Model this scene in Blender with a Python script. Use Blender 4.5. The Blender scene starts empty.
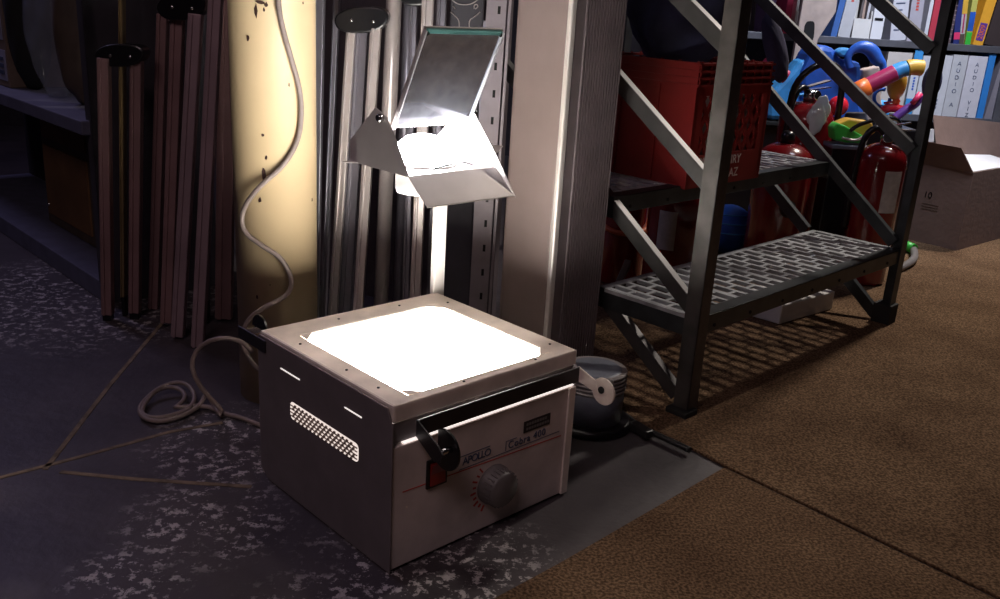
import bpy, bmesh, math, random
from mathutils import Vector, Matrix
random.seed(7)
scene = bpy.context.scene
COL = scene.collection
V = Vector
PI = math.pi

# ------------------------------------------------------------------ camera
FPX, PITCH, ROLL, CAMH = 907.907, 0.3158600, 0.0603895, 0.8
cp, sp = math.cos(PITCH), math.sin(PITCH)
r0, f0, u0 = V((1, 0, 0)), V((0, cp, -sp)), V((0, sp, cp))
cr, sr = math.cos(ROLL), math.sin(ROLL)
RI, UP, FW = cr*r0 + sr*u0, -sr*r0 + cr*u0, f0
CP = V((0, 0, CAMH))
cam = bpy.data.cameras.new('camera'); cam.sensor_width = 36; cam.lens = FPX/1000*36
cam.clip_start = 0.01
co = bpy.data.objects.new('camera', cam); COL.objects.link(co)
co.matrix_world = Matrix.Translation(CP) @ Matrix((RI, UP, -FW)).transposed().to_4x4()
scene.camera = co

def ray(x, y): return RI*((x-500)/FPX) - UP*((y-299.5)/FPX) + FW
def at(x, y, Y):
    d = ray(x, y); return CP + d*(Y/d.y)
def fl(x, y, z=0.0):
    d = ray(x, y); return CP + d*((z-CAMH)/d.z)
def vp(x, y, O, n):
    d = ray(x, y); return CP + d*((O-CP).dot(n)/d.dot(n))

# ------------------------------------------------------------------ materials
def mat(name, col, rough=0.6, metal=0.0, var=0.12, scale=18, bump=0.0, emit=None, es=0, alpha=1, trans=0, coat=0, col2=None, bscale=None):
    m = bpy.data.materials.new(name); m.use_nodes = True
    nt = m.node_tree; b = nt.nodes['Principled BSDF']
    b.inputs['Roughness'].default_value = rough; b.inputs['Metallic'].default_value = metal
    tc = nt.nodes.new('ShaderNodeTexCoord')
    n = nt.nodes.new('ShaderNodeTexNoise'); n.inputs['Scale'].default_value = scale; n.inputs['Detail'].default_value = 5
    nt.links.new(tc.outputs['Object'], n.inputs['Vector'])
    rp = nt.nodes.new('ShaderNodeValToRGB')
    c2 = col2 or tuple(min(1, c*(1+var)) for c in col); c1 = tuple(c*(1-var) for c in col)
    rp.color_ramp.elements[0].position = .35; rp.color_ramp.elements[1].position = .65
    rp.color_ramp.elements[0].color = (*c1, 1); rp.color_ramp.elements[1].color = (*c2, 1)
    nt.links.new(n.outputs['Fac'], rp.inputs['Fac']); nt.links.new(rp.outputs['Color'], b.inputs['Base Color'])
    if bump:
        bn = nt.nodes.new('ShaderNodeBump'); bn.inputs['Strength'].default_value = bump; bn.inputs['Distance'].default_value = .01
        n2 = nt.nodes.new('ShaderNodeTexNoise'); n2.inputs['Scale'].default_value = bscale or scale*3
        nt.links.new(tc.outputs['Object'], n2.inputs['Vector'])
        nt.links.new(n2.outputs['Fac'], bn.inputs['Height']); nt.links.new(bn.outputs['Normal'], b.inputs['Normal'])
    if emit:
        b.inputs['Emission Color'].default_value = (*emit, 1); b.inputs['Emission Strength'].default_value = es
    if trans: b.inputs['Transmission Weight'].default_value = trans
    if alpha < 1: b.inputs['Alpha'].default_value = alpha
    if coat: b.inputs['Coat Weight'].default_value = coat
    return m
M = {}
def mk(k, *a, **kw): M[k] = mat(k, *a, **kw)
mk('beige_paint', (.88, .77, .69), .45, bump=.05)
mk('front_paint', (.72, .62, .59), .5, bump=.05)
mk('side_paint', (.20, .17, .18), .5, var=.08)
mk('dark_metal', (.05, .045, .05), .4, .6)
mk('black_plastic', (.007, .006, .008), .28)
mk('grey_plastic', (.20, .18, .18), .45)
mk('red_plastic', (.28, .02, .02), .3)
mk('red_ink', (.55, .07, .05), .6)
mk('blue_ink', (.07, .09, .16), .6)
mk('stage_light', (.9, .9, .85), .4, emit=(1, .97, .88), es=32)
mk('lens_light', (.9, .9, .9), .2, emit=(.93, .96, 1), es=85)
mk('leak_light', (.9, .9, .85), .4, emit=(1, .9, .85), es=.95)
mk('vent_light', (.9, .85, .8), .4, emit=(1, .86, .78), es=.85)
mk('vent_wire', (.25, .19, .17), .6)
mk('mirror_glass', (.60, .61, .68), .09, .85, var=.15, scale=60)
mk('mirror_edge', (.25, .6, .55), .2, .3)
mk('satin_aluminium', (.74, .68, .66), .45, .35, var=.05)
mk('white_metal', (.85, .83, .82), .35, .2)
mk('rail_aluminium', (.62, .54, .52), .3, .45, var=.1, scale=8)
mk('rail_grey', (.23, .21, .245), .32, .5, var=.1, scale=8)
mk('rail_brown', (.34, .20, .20), .45, .35, var=.15, scale=8)
mk('rail_mauve', (.40, .28, .31), .45, .35, var=.15, scale=8)
mk('rail_brass', (.40, .30, .16), .35, .7)
mk('pillar_paint', (.60, .45, .27), .5, var=.05, scale=6, bump=.06)
mk('paint_chip', (.05, .02, .015), .7)
mk('cable_grey', (.27, .21, .19), .45)
mk('cable_black', (.015, .014, .015), .4)
mk('slotted_steel', (.26, .22, .24), .5, .4, var=.12)
mk('hole_black', (.008, .008, .008), .9)
mk('column_beige', (.24, .18, .172), .42, var=.04)
mk('rib_grey', (.20, .16, .17), .5, .3)
mk('ladder_steel', (.095, .085, .083), .42, .55, var=.3, scale=14, bump=.08)
mk('ladder_half_shaded', (.065, .060, .060), .45, .5, var=.25, scale=14)  # ladder steel with the dimness of the left braces put into its colour
mk('ladder_shaded', (.055, .06, .065), .4, .6, var=.25, scale=14)  # same steel darker still, shade of right side and treads in the colour
mk('tread_steel', (.58, .60, .63), .35, .5, var=.25, scale=20)
mk('rubber', (.012, .012, .012), .8)
mk('crate_red', (.25, .014, .013), .42, var=.1)
mk('crate_dark', (.10, .006, .006), .6)
mk('crate_print', (.62, .50, .48), .6)
mk('navy_cloth', (.018, .020, .055), .9, var=.35, scale=12, bump=.4)
mk('violet_cloth', (.035, .030, .07), .9, var=.2)
mk('ext_red', (.17, .006, .009), .22, var=.06, coat=.6)
mk('ext_label', (.55, .52, .50), .6, var=.1, scale=60)
mk('chrome', (.65, .65, .66), .2, 1.0)
mk('orange_band', (.5, .10, .03), .5)
mk('toy_blue', (.025, .11, .50), .38, var=.15)
mk('toy_lightblue', (.06, .32, .72), .4, var=.2)
mk('toy_magenta', (.42, .03, .12), .35)
mk('toy_orange', (.80, .17, .03), .4)
mk('toy_yellow', (.72, .42, .06), .4)
mk('toy_violet', (.14, .05, .30), .4)
mk('toy_green', (.05, .50, .06), .35)
mk('toy_red', (.65, .02, .04), .25, coat=.5)
mk('toy_pink', (.75, .05, .16), .4)
mk('beige_board', (.48, .38, .33), .8)
mk('cardboard', (.20, .13, .11), .85, var=.06, bump=.1)
mk('white_paper', (.75, .75, .78), .7, var=.03)
mk('white_foam', (.72, .70, .68), .8, var=.05)
mk('bag_plastic', (.55, .54, .56), .3, alpha=.75)
mk('clear_plastic', (.30, .32, .40), .15, alpha=.35, bump=.8, bscale=14)
mk('wood_panel', (.17, .085, .035), .7, var=.2, scale=7)
mk('wood_frame', (.085, .06, .045), .7)
mk('bench_dark', (.05, .045, .055), .6)
mk('ledge_grey', (.11, .11, .17), .7)
mk('box_label', (.30, .30, .40), .7)
mk('box_tan', (.18, .13, .10), .8)
mk('shelf_metal', (.12, .12, .14), .5, .3)
mk('bluegrey_box', (.12, .13, .17), .5)
mk('joint_tan', (.24, .18, .12), .9, var=.4, scale=30)
mk('wall_dark', (.035, .028, .035), .9)
mk('ceiling_dark', (.05, .045, .05), .9)
mk('partition', (.11, .085, .10), .8)

def concrete():
    m = bpy.data.materials.new('concrete'); m.use_nodes = True; nt = m.node_tree; b = nt.nodes['Principled BSDF']
    N = nt.nodes.new; L = nt.links.new
    tc = N('ShaderNodeTexCoord')
    def noise(s, d=6, r=.6):
        n = N('ShaderNodeTexNoise'); n.inputs['Scale'].default_value = s; n.inputs['Detail'].default_value = d; n.inputs['Roughness'].default_value = r
        L(tc.outputs['Object'], n.inputs['Vector']); return n.outputs['Fac']
    def ramp(src, p0, p1, c0=(0,0,0,1), c1=(1,1,1,1)):
        r = N('ShaderNodeValToRGB'); r.color_ramp.elements[0].position = p0; r.color_ramp.elements[1].position = p1
        r.color_ramp.elements[0].color = c0; r.color_ramp.elements[1].color = c1; L(src, r.inputs['Fac']); return r.outputs['Color']
    base = ramp(noise(5), .3, .7, (.050, .041, .047, 1), (.092, .077, .085, 1))
    flakes = ramp(noise(48, 9, .75), .535, .56)
    # worn zones, each with its own place on the floor
    tot = None
    for (x, y, r) in [(-.46, 1.50, .20), (-.44, 1.24, .15), (-.50, 1.08, .10), (-1.1, 2.25, .45), (-.08, 1.15, .22), (-.16, 1.0, .2)]:
        d = N('ShaderNodeVectorMath'); d.operation = 'DISTANCE'; L(tc.outputs['Object'], d.inputs[0]); d.inputs[1].default_value = (x, y, 0)
        mr = N('ShaderNodeMapRange'); mr.inputs['From Min'].default_value = r; mr.inputs['From Max'].default_value = r*.55
        L(d.outputs['Value'], mr.inputs['Value'])
        if tot is None: tot = mr.outputs['Result']
        else:
            mx = N('ShaderNodeMath'); mx.operation = 'MAXIMUM'; L(tot, mx.inputs[0]); L(mr.outputs['Result'], mx.inputs[1]); tot = mx.outputs['Value']
    brk = ramp(noise(11, 5), .38, .48)
    m1 = N('ShaderNodeMath'); m1.operation = 'MULTIPLY'; L(tot, m1.inputs[0]); L(flakes, m1.inputs[1])
    m2 = N('ShaderNodeMath'); m2.operation = 'MULTIPLY'; L(m1.outputs['Value'], m2.inputs[0]); L(brk, m2.inputs[1])
    mix = N('ShaderNodeMix'); mix.data_type = 'RGBA'; L(m2.outputs['Value'], mix.inputs['Factor']); L(base, mix.inputs['A']); mix.inputs['B'].default_value = (.55, .51, .51, 1)
    L(mix.outputs['Result'], b.inputs['Base Color'])
    b.inputs['Roughness'].default_value = .5
    bn = N('ShaderNodeBump'); bn.inputs['Strength'].default_value = .25; bn.inputs['Distance'].default_value = .01; L(noise(22, 8), bn.inputs['Height']); L(bn.outputs['Normal'], b.inputs['Normal'])
    return m
M['concrete'] = concrete()
def carpetm():
    m = bpy.data.materials.new('carpet'); m.use_nodes = True; nt = m.node_tree; b = nt.nodes['Principled BSDF']
    N = nt.nodes.new; L = nt.links.new
    tc = N('ShaderNodeTexCoord')
    n = N('ShaderNodeTexNoise'); n.inputs['Scale'].default_value = 210; n.inputs['Detail'].default_value = 5; L(tc.outputs['Object'], n.inputs['Vector'])
    n2 = N('ShaderNodeTexNoise'); n2.inputs['Scale'].default_value = 5; n2.inputs['Detail'].default_value = 6; L(tc.outputs['Object'], n2.inputs['Vector'])
    r = N('ShaderNodeValToRGB'); e = r.color_ramp.elements; e[0].position = .40; e[0].color = (.10, .060, .034, 1); e[1].position = .62; e[1].color = (.285, .180, .108, 1)
    L(n.outputs['Fac'], r.inputs['Fac'])
    r2 = N('ShaderNodeValToRGB'); e = r2.color_ramp.elements; e[0].position = .3; e[0].color = (.58, .54, .53, 1); e[1].position = .7; e[1].color = (1, 1, 1, 1)
    L(n2.outputs['Fac'], r2.inputs['Fac'])
    mx = N('ShaderNodeMix'); mx.data_type = 'RGBA'; mx.blend_type = 'MULTIPLY'; mx.inputs['Factor'].default_value = 1
    L(r.outputs['Color'], mx.inputs['A']); L(r2.outputs['Color'], mx.inputs['B']); L(mx.outputs['Result'], b.inputs['Base Color'])
    b.inputs['Roughness'].default_value = 1; b.inputs['Specular IOR Level'].default_value = .1
    bn = N('ShaderNodeBump'); bn.inputs['Strength'].default_value = .7; bn.inputs['Distance'].default_value = .006
    L(n.outputs['Fac'], bn.inputs['Height']); L(bn.outputs['Normal'], b.inputs['Normal'])
    return m
M['carpet'] = carpetm()

# ------------------------------------------------------------------ mesh helpers
class MB:
    def __init__(s): s.bm = bmesh.new()
    def poly8(s, c):
        v = [s.bm.verts.new(p) for p in c]
        for f in ((0,3,2,1),(4,5,6,7),(0,1,5,4),(1,2,6,5),(2,3,7,6),(3,0,4,7)): s.bm.faces.new([v[i] for i in f])
        return s
    def box(s, x0, x1, y0, y1, z0, z1):
        return s.poly8([V(p) for p in ((x0,y0,z0),(x1,y0,z0),(x1,y1,z0),(x0,y1,z0),(x0,y0,z1),(x1,y0,z1),(x1,y1,z1),(x0,y1,z1))])
    def bar(s, a, b, w, t, side=None):
        """box from a to b; w across `side`, t across the other direction"""
        a, b = V(a), V(b); ax = (b-a).normalized()
        side = V(side) if side else V((1, 0, 0))
        side = (side - ax*side.dot(ax)).normalized(); o = ax.cross(side).normalized()
        q = [(-w/2, -t/2), (w/2, -t/2), (w/2, t/2), (-w/2, t/2)]
        return s.poly8([a+side*i+o*j for i, j in q] + [b+side*i+o*j for i, j in q])
    def tube(s, pts, r, n=10, cap=True, smooth=1):
        pts = [V(p) for p in pts]
        if smooth and len(pts) > 2:
            for _ in range(smooth*4 if smooth > 1 else 2):
                if len(pts) > 400: break
                q = [pts[0]]
                for i in range(len(pts)-1):
                    q += [pts[i]*.75+pts[i+1]*.25, pts[i]*.25+pts[i+1]*.75]
                q.append(pts[-1]); pts = q
                if smooth == 1 and len(pts) > 60: break
        rr = r if isinstance(r, (list, tuple)) else None
        rings = []; nrm = None
        for i, p in enumerate(pts):
            t = (pts[min(i+1, len(pts)-1)] - pts[max(i-1, 0)]).normalized()
            if nrm is None:
                nrm = t.orthogonal().normalized()
            nrm = (nrm - t*nrm.dot(t)).normalized(); bn = t.cross(nrm)
            if rr:
                k = i/(len(pts)-1)*(len(rr)-1); j = min(int(k), len(rr)-2); R = rr[j]*(1-(k-j))+rr[j+1]*(k-j)
            else: R = r
            rings.append([s.bm.verts.new(p + nrm*(R*math.cos(2*PI*k/n)) + bn*(R*math.sin(2*PI*k/n))) for k in range(n)])
        for a, b in zip(rings, rings[1:]):
            for k in range(n):
                f = s.bm.faces.new((a[k], a[(k+1) % n], b[(k+1) % n], b[k])); f.smooth = True
        if cap:
            s.bm.faces.new(rings[0][::-1]); s.bm.faces.new(rings[-1])
        return s
    def lathe(s, prof, n=32, c=(0, 0, 0), axis=None, sx=1, sy=1):
        """prof: (radius, height) list about z, or about `axis`"""
        c = V(c); ax = V(axis).normalized() if axis else V((0, 0, 1))
        e1 = ax.orthogonal().normalized() if axis else V((1, 0, 0)); e2 = ax.cross(e1)
        rings = []
        for r, h in prof:
            rings.append([s.bm.verts.new(c + ax*h + e1*(max(r, 1e-5)*sx*math.cos(2*PI*k/n)) + e2*(max(r, 1e-5)*sy*math.sin(2*PI*k/n))) for k in range(n)])
        for a, b in zip(rings, rings[1:]):
            for k in range(n):
                f = s.bm.faces.new((a[k], a[(k+1) % n], b[(k+1) % n], b[k])); f.smooth = True
        s.bm.faces.new(rings[0][::-1]); s.bm.faces.new(rings[-1])
        return s
    def prism(s, pts, off):
        """polygon pts (3-D) extruded by vector off"""
        off = V(off); a = [s.bm.verts.new(V(p)) for p in pts]; b = [s.bm.verts.new(V(p)+off) for p in pts]
        s.bm.faces.new(a[::-1]); s.bm.faces.new(b); n = len(a)
        for i in range(n): s.bm.faces.new((a[i], a[(i+1) % n], b[(i+1) % n], b[i]))
        return s
    def ball(s, c, r, sx=1, sy=1, sz=1, seg=24):
        mtx = Matrix.Translation(V(c)) @ Matrix.Diagonal((sx, sy, sz, 1))
        q = bmesh.ops.create_uvsphere(s.bm, u_segments=seg, v_segments=seg//2, radius=r, matrix=mtx)
        for v in q['verts']:
            for f in v.link_faces: f.smooth = True
        return s
    def build(s, name, m, parent=None, bevel=0, loc=None, solid=0):
        bmesh.ops.recalc_face_normals(s.bm, faces=s.bm.faces)
        me = bpy.data.meshes.new(name); s.bm.to_mesh(me); s.bm.free()
        o = bpy.data.objects.new(name, me); COL.objects.link(o)
        me.materials.append(M[m] if isinstance(m, str) else m)
        if parent is not None: o.parent = parent
        if bevel:
            b = o.modifiers.new('bevel', 'BEVEL'); b.width = bevel; b.segments = 2; b.limit_method = 'ANGLE'
        return o

def tag(o, label, cat, group=None, kind=None):
    if label: o['label'] = label
    if cat: o['category'] = cat
    if group: o['group'] = group
    if kind: o['kind'] = kind
    return o
def thing(name, label, cat, loc=(0, 0, 0), rz=0, group=None):
    o = bpy.data.objects.new(name, None); COL.objects.link(o); o.empty_display_size = .05
    o.location = loc; o.rotation_euler = (0, 0, rz)
    return tag(o, label, cat, group)
def struct(o): o['kind'] = 'structure'; return o
def recentre(o):
    """move origin of a top-level mesh to the base centre of its mesh"""
    me = o.data; xs = [v.co for v in me.vertices]
    c = V(((min(v.x for v in xs)+max(v.x for v in xs))/2, (min(v.y for v in xs)+max(v.y for v in xs))/2, min(v.z for v in xs)))
    me.transform(Matrix.Translation(-c)); o.location = c; return o
def text(body, size, m, origin, ex, ey, parent=None, name='lettering', th=.0004, bold=0, spacing=1, align='LEFT', world=True):
    cu = bpy.data.curves.new(name, 'FONT'); cu.body = body; cu.size = size; cu.extrude = th; cu.offset = bold; cu.space_character = spacing
    cu.align_x = align; cu.align_y = 'CENTER'
    t = bpy.data.objects.new(name, cu); COL.objects.link(t)
    me = bpy.data.meshes.new_from_object(t); bpy.data.objects.remove(t); bpy.data.curves.remove(cu)
    o = bpy.data.objects.new(name, me); COL.objects.link(o); me.materials.clear(); me.materials.append(M[m])
    ex, ey = V(ex).normalized(), V(ey).normalized(); ez = ex.cross(ey)
    mt = Matrix((ex, ey, ez)).transposed().to_4x4(); mt.translation = V(origin)
    me.transform(mt)
    if parent is not None: o.parent = parent
    return o

# ------------------------------------------------------------------ the setting
def slab(name, x0, x1, y0, y1, z0, z1, m): return struct(MB().box(x0, x1, y0, y1, z0, z1).build(name, m))
slab('floor', -5, 6.5, -2.5, 5.2, -.1, 0, 'concrete')
slab('wall_back', -5, 6.5, 5.0, 5.1, 0, 2.9, 'wall_dark')
slab('wall_left', -5, -4.9, -2.5, 5.0, 0, 2.9, 'wall_dark')
slab('wall_right', 6.4, 6.5, -2.5, 5.0, 0, 2.9, 'wall_dark')
slab('wall_front', -4.9, 6.4, -2.5, -2.4, 0, 2.9, 'wall_dark')
slab('ceiling', -5, 6.5, -2.5, 5.1, 2.9, 3.0, 'ceiling_dark')
# dark partition that the cases lean on
struct(MB().poly8([V(p) for p in ((-.72, 2.56, 0), (-.02, 2.26, 0), (-.01, 2.29, 0), (-.71, 2.59, 0), (-.72, 2.56, 1.9), (-.02, 2.26, 1.9), (-.01, 2.29, 1.9), (-.71, 2.59, 1.9))]).build('wall_middle', 'partition'))
# expansion joints in the concrete
def joint(n, pts):
    mb = MB()
    P = [V((*p, 0)) for p in pts]
    for a, b in zip(P, P[1:]):
        d = (b-a).normalized(); s = V((-d.y, d.x, 0))*.0045
        mb.prism([a-s, b-s, b+s, a+s], (0, 0, .0012))
    struct(mb.build('trim_%d' % n, 'joint_tan'))
joint(1, [(-.99, 1.20), (-.814, 1.33), (-.72, 1.415), (-.603, 1.529), (-.52, 1.58)])
joint(2, [(-.756, 1.365), (-.797, 1.721), (-.831, 2.121)])
joint(3, [(-.728, 1.361), (-.60, 1.352), (-.40, 1.35)])

# steel column
PC = V((-.452, 1.75, 0)); PR = .079
mb = MB(); mb.lathe([(PR, 0), (PR, 2.9)], 64, PC); pillar = struct(mb.build('pillar', 'pillar_paint'))
mb = MB()
for (x, y, w, h) in [(256, 11, 2.4, 9), (260, 2, 6, 2.5), (266, 5, 2.5, 3), (264, 10, 1.2, 3), (248, 38, 2, 3.5), (289, 85, .8, 2.5), (263, 135, 2, 2), (264, 175, 2.4, 9), (266, 158, 1.5, 3), (260, 200, 2.5, 3.5), (257, 297, 1.6, 2.4), (303, 3, 1, 2), (312, 200, .8, 2), (270, 285, .8, 1)]:
    d = ray(x, y); ox, oy = CP.x-PC.x, CP.y-PC.y
    A = d.x**2+d.y**2; B = 2*(ox*d.x+oy*d.y); Cc = ox*ox+oy*oy-PR**2; t = (-B-math.sqrt(B*B-4*A*Cc))/(2*A)
    p = CP + d*t; n = V((p.x-PC.x, p.y-PC.y, 0)).normalized(); s = V((-n.y, n.x, 0)); k = p.y/FPX
    pts = []
    for i in range(9):
        a = 2*PI*i/9; j = random.uniform(.6, 1.15)
        pts.append(p - n*.0008 + s*(math.cos(a)*w*k*j*.9) + V((0, 0, math.sin(a)*h*k*j*.9)))
    mb.prism(pts, n*.0014)
mb.build('paint_chip', 'paint_chip', pillar)

# carpets
def carpet(pts, z, label):
    mb = MB(); mb.prism([(x, y, 0) for x, y in pts], (0, 0, z)); o = mb.build('carpet', 'carpet', bevel=.002)
    return tag(o, label, 'carpet')
carpet([(.438, 1.52), (3.4, -1.75), (6.3, -1.75), (6.3, 4.95), (.0, 4.95), (.0, 3.0), (.06, 2.0), (.226, 1.769), (.34, 1.64)], .006, 'large brown carpet under the step ladder and cardboard box')
carpet([(.434, 1.514), (.114, 1.179), (-.9, .18), (-.9, -2.3), (3.8, -2.3), (3.34, -1.70)], .005, 'brown carpet piece in the foreground, cut edge meeting the concrete')

# ------------------------------------------------------------------ overhead projector
YAW = .7704107; SC = V((-.131, 1.392, 0))
H = .267; HW = .189; HD = .1835
pj = thing('overhead_projector', 'beige overhead projector with glowing white stage, on the floor', 'projector', SC, YAW)
# local axes: x = along front, -y = forward
mb = MB()
i0, i1, j0, j1 = -.144, .142, -.163, .124   # stage opening (x, y)
zt, zb = H, .239
ring_o = [(-HW+.004, -HD), (HW, -HD), (HW, HD), (-HW+.004, HD)]
ring_i = [(i0, j0), (i1, j0), (i1, j1), (i0, j1)]
vo = [mb.bm.verts.new((x, y, zt)) for x, y in ring_o]; vi = [mb.bm.verts.new((x, y, zt)) for x, y in ring_i]
wo = [mb.bm.verts.new((x, y, zb)) for x, y in ring_o]; wi = [mb.bm.verts.new((x, y, zt-.012)) for x, y in ring_i]
for k in range(4):
    l = (k+1) % 4
    mb.bm.faces.new((vo[k], vo[l], vi[l], vi[k])); mb.bm.faces.new((wo[k], wo[l], vo[l], vo[k])); mb.bm.faces.new((vi[k], vi[l], wi[l], wi[k])); mb.bm.faces.new((wo[l], wo[k], wi[k], wi[l]))
mb.build('top_plate', 'beige_paint', pj, bevel=.004)
# stage with cut corners
mb = MB(); c = .022
mb.prism([(i0+c, j0, .258), (i1-c, j0, .258), (i1, j0+c, .258), (i1, j1-c, .258), (i1-c, j1, .258), (i0+c, j1, .258), (i0, j1-c, .258), (i0, j0+c, .258)], (0, 0, .0065))
mb.build('stage_glass', 'stage_light', pj)['label'] = 'glowing white glass stage'
for sx, sy in ((i0, j0), (i1, j0), (i1, j1), (i0, j1)):
    dx = c if sx < 0 else -c; dy = c if sy < 0 else -c
    MB().prism([(sx, sy, .2655), (sx+dx, sy, .2655), (sx, sy+dy, .2655)], (0, 0, .0012)).build('stage_corner', 'beige_paint', pj)
for x, y in ((-.165, .09), (-.165, -.04), (-.165, -.12), (-.05, .155), (.08, .155), (.165, .12), (.168, -.14), (-.05, -.174), (.10, -.174)): MB().lathe([(.0022, 0), (.0022, .0012), (.001, .0016)], 12, (x, y, H)).build('screw', 'dark_metal', pj)
MB().box(-HW+.006, HW-.006, -HD+.004, HD-.004, .2075, .2395).build('lid_rim', 'side_paint', pj)
# body
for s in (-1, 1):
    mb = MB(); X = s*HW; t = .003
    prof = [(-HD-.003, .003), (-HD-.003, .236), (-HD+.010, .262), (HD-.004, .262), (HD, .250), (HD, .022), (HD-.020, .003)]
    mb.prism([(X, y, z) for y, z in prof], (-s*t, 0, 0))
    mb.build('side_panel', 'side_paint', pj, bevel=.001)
MB().box(-HW+.003, HW-.003, -HD, HD-.002, .005, .2035).build('front_panel', 'front_paint', pj, bevel=.002)
MB().box(HW-.016, HW-.0005, -HD-.0045, -HD-.0005, .005, .203).build('corner_trim', 'beige_paint', pj, bevel=.001)
for x in (-.16, .16):
    for y in (-.155, .15): MB().lathe([(.012, 0), (.014, .004), (.014, .0145)], 20, (x, y, 0)).build('rubber_foot', 'rubber', pj)
# light leaks under the lid
MB().box(-.166, .186, -HD-.0006, -HD+.006, .2045, .2061).build('light_gap', 'leak_light', pj)
for v0, v1 in ((-.11, -.053), (.071, .114)):
    MB().box(-HW-.0006, -HW+.001, -v1, -v0, .2238, .2258).build('light_slot', 'leak_light', pj)
# side vent
v0, v1, z0, z1 = -.082, .107, .1485, .1785; rr = .008
def rrect(y0, y1, z0, z1, r, n=5):
    out = []
    for cy, cz, a in ((y1-r, z1-r, 0), (y0+r, z1-r, 90), (y0+r, z0+r, 180), (y1-r, z0+r, 270)):
        for k in range(n+1): t = math.radians(a+90*k/n); out.append((cy+r*math.cos(t), cz+r*math.sin(t)))
    return out
X = -HW
vent = MB().prism([(X-.0003, y, z) for y, z in rrect(-v1, -v0, z0, z1, rr)], (.001, 0, 0)).build('side_vent', 'vent_light', pj)
vent['label'] = 'lit ventilation grille on the dark side panel'
mb = MB(); rows = 5; rh = (z1-z0)/rows
for k in range(1, rows): mb.box(X-.0022, X-.0004, -v1+.002, -v0-.002, z0+k*rh-.0006, z0+k*rh+.0006)
for k in range(rows):
    n = 17; st = (v1-v0)/n
    for i in range(n):
        y = -v1 + (i+.5+(.5 if k % 2 else 0))*st
        if -v1+.006 < y < -v0-.006: mb.box(X-.0022, X-.0004, y-.0022, y+.0022, z0+k*rh+.0012, z0+k*rh+rh*.62)
mb.build('grille', 'vent_wire', vent)
# front controls
yf = -HD
mb = MB().prism([(-.166, yf-.0006, .1290), (.165, yf-.0006, .1190), (.165, yf-.0006, .1175), (-.166, yf-.0006, .1275)], (0, .001, 0)); mb.build('red_stripe', 'red_ink', pj)
sw = MB().box(-.124, -.086, yf-.004, yf+.001, .118, .164).build('power_switch', 'black_plastic', pj, bevel=.001)
mb = MB().prism([(-.119, yf-.004, .123), (-.119, yf-.004, .159), (-.119, yf-.010, .159), (-.119, yf-.005, .141), (-.119, yf-.006, .123)], (.028, 0, 0)); mb.build('rocker', 'red_plastic', sw)['label'] = 'red rocker switch'
kn = MB().lathe([(.033, 0), (.033, .006), (.030, .010), (.029, .026), (.026, .029), (.0, .029)], 40, (.013, yf, .080), axis=(0, -1, 0)).build('focus_knob', 'grey_plastic', pj)
mb = MB()
for k in range(24):
    a = 2*PI*k/24; cx, cz = .013+.0298*math.cos(a), .080+.0298*math.sin(a); mb.box(cx-.001, cx+.001, yf-.025, yf-.010, cz-.001, cz+.001)
mb.build('knob_grip', 'grey_plastic', kn)
mb = MB()
for k in range(9):
    a = math.radians(130+k*14); r1, r2 = .0365, .043 if k % 2 else .047
    ca, sa = math.cos(a), math.sin(a); w = .0014+.0006*k/8
    mb.prism([(.013+r1*ca-w*sa, yf-.0006, .08+r1*sa+w*ca), (.013+r2*ca-w*sa, yf-.0006, .08+r2*sa+w*ca), (.013+r2*ca+w*sa, yf-.0006, .08+r2*sa-w*ca), (.013+r1*ca+w*sa, yf-.0006, .08+r1*sa-w*ca)], (0, .001, 0))
mb.build('dial_marks', 'red_ink', pj)
text('APOLLO', .0175, 'blue_ink', (-.054, yf-.0008, .1395), (1, 0, 0), (0, 0, 1), pj, spacing=.82)
mb = MB()
mb.box(-.058, .002, yf-.0007, yf+.0005, .1490, .1500); mb.box(-.060, .160, yf-.0007, yf+.0005, .1275, .1283)
mb.box(.036, .037, yf-.0007, yf+.0005, .1300, .1465); mb.box(.036, .060, yf-.0007, yf+.0005, .1460, .1467)
mb.build('printed_frame', 'blue_ink', pj)
text('Cobra 400', .0175, 'blue_ink', (.041, yf-.0008, .1375), (1, 0, 0), (0, 0, 1), pj, spacing=1.12)
lb = MB().box(.074, .134, yf-.0012, yf+.001, .1495, .1690).build('name_label', 'dark_metal', pj)
for zz, wd in ((.1635, .046), (.1555, .050)):
    mb = MB(); k = 0
    while k*.006 < wd: mb.box(.079+k*.006, .0832+k*.006, yf-.0018, yf-.001, zz-.0022, zz+.0022); k += 1
    mb.build('label_print', 'grey_plastic', lb)
# film-roll holder: bar along the front with forward arms and discs
hb = MB().box(-.147, .190, yf-.0075, yf-.0040, .2125, .2385).build('roll_bar', 'dark_metal', pj, bevel=.001)
mb = MB(); mb.prism([(-.148, yf-.004, .2385), (-.148, -.236, .217), (-.148, -.246, .208), (-.148, -.240, .193), (-.148, -.228, .190), (-.148, yf-.004, .2125)], (.0025, 0, 0)); mb.build('bracket_arm', 'dark_metal', pj)
def halfdisc(x, y, z, r, a0, a1, m, t=.004):
    pts = [(x, y+r*math.cos(math.radians(a0+(a1-a0)*k/24)), z+r*math.sin(math.radians(a0+(a1-a0)*k/24))) for k in range(25)]
    return MB().prism(pts, (t, 0, 0)).build('roll_disc', m, pj, bevel=.0006)
halfdisc(-.124, -.222, .198, .031, 60, 300, 'black_plastic')
MB().tube([(-.147, -.236, .205), (-.118, -.236, .205)], .0045, 12, smooth=0).build('axle', 'chrome', pj)
mb = MB(); mb.prism([(.189, yf-.004, .2385), (.189, -.228, .226), (.189, -.235, .205), (.189, yf-.004, .214)], (.0025, 0, 0)); mb.build('bracket_arm', 'beige_paint', pj)
halfdisc(.190, -.243, .213, .023, 0, 360, 'beige_paint')
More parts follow.
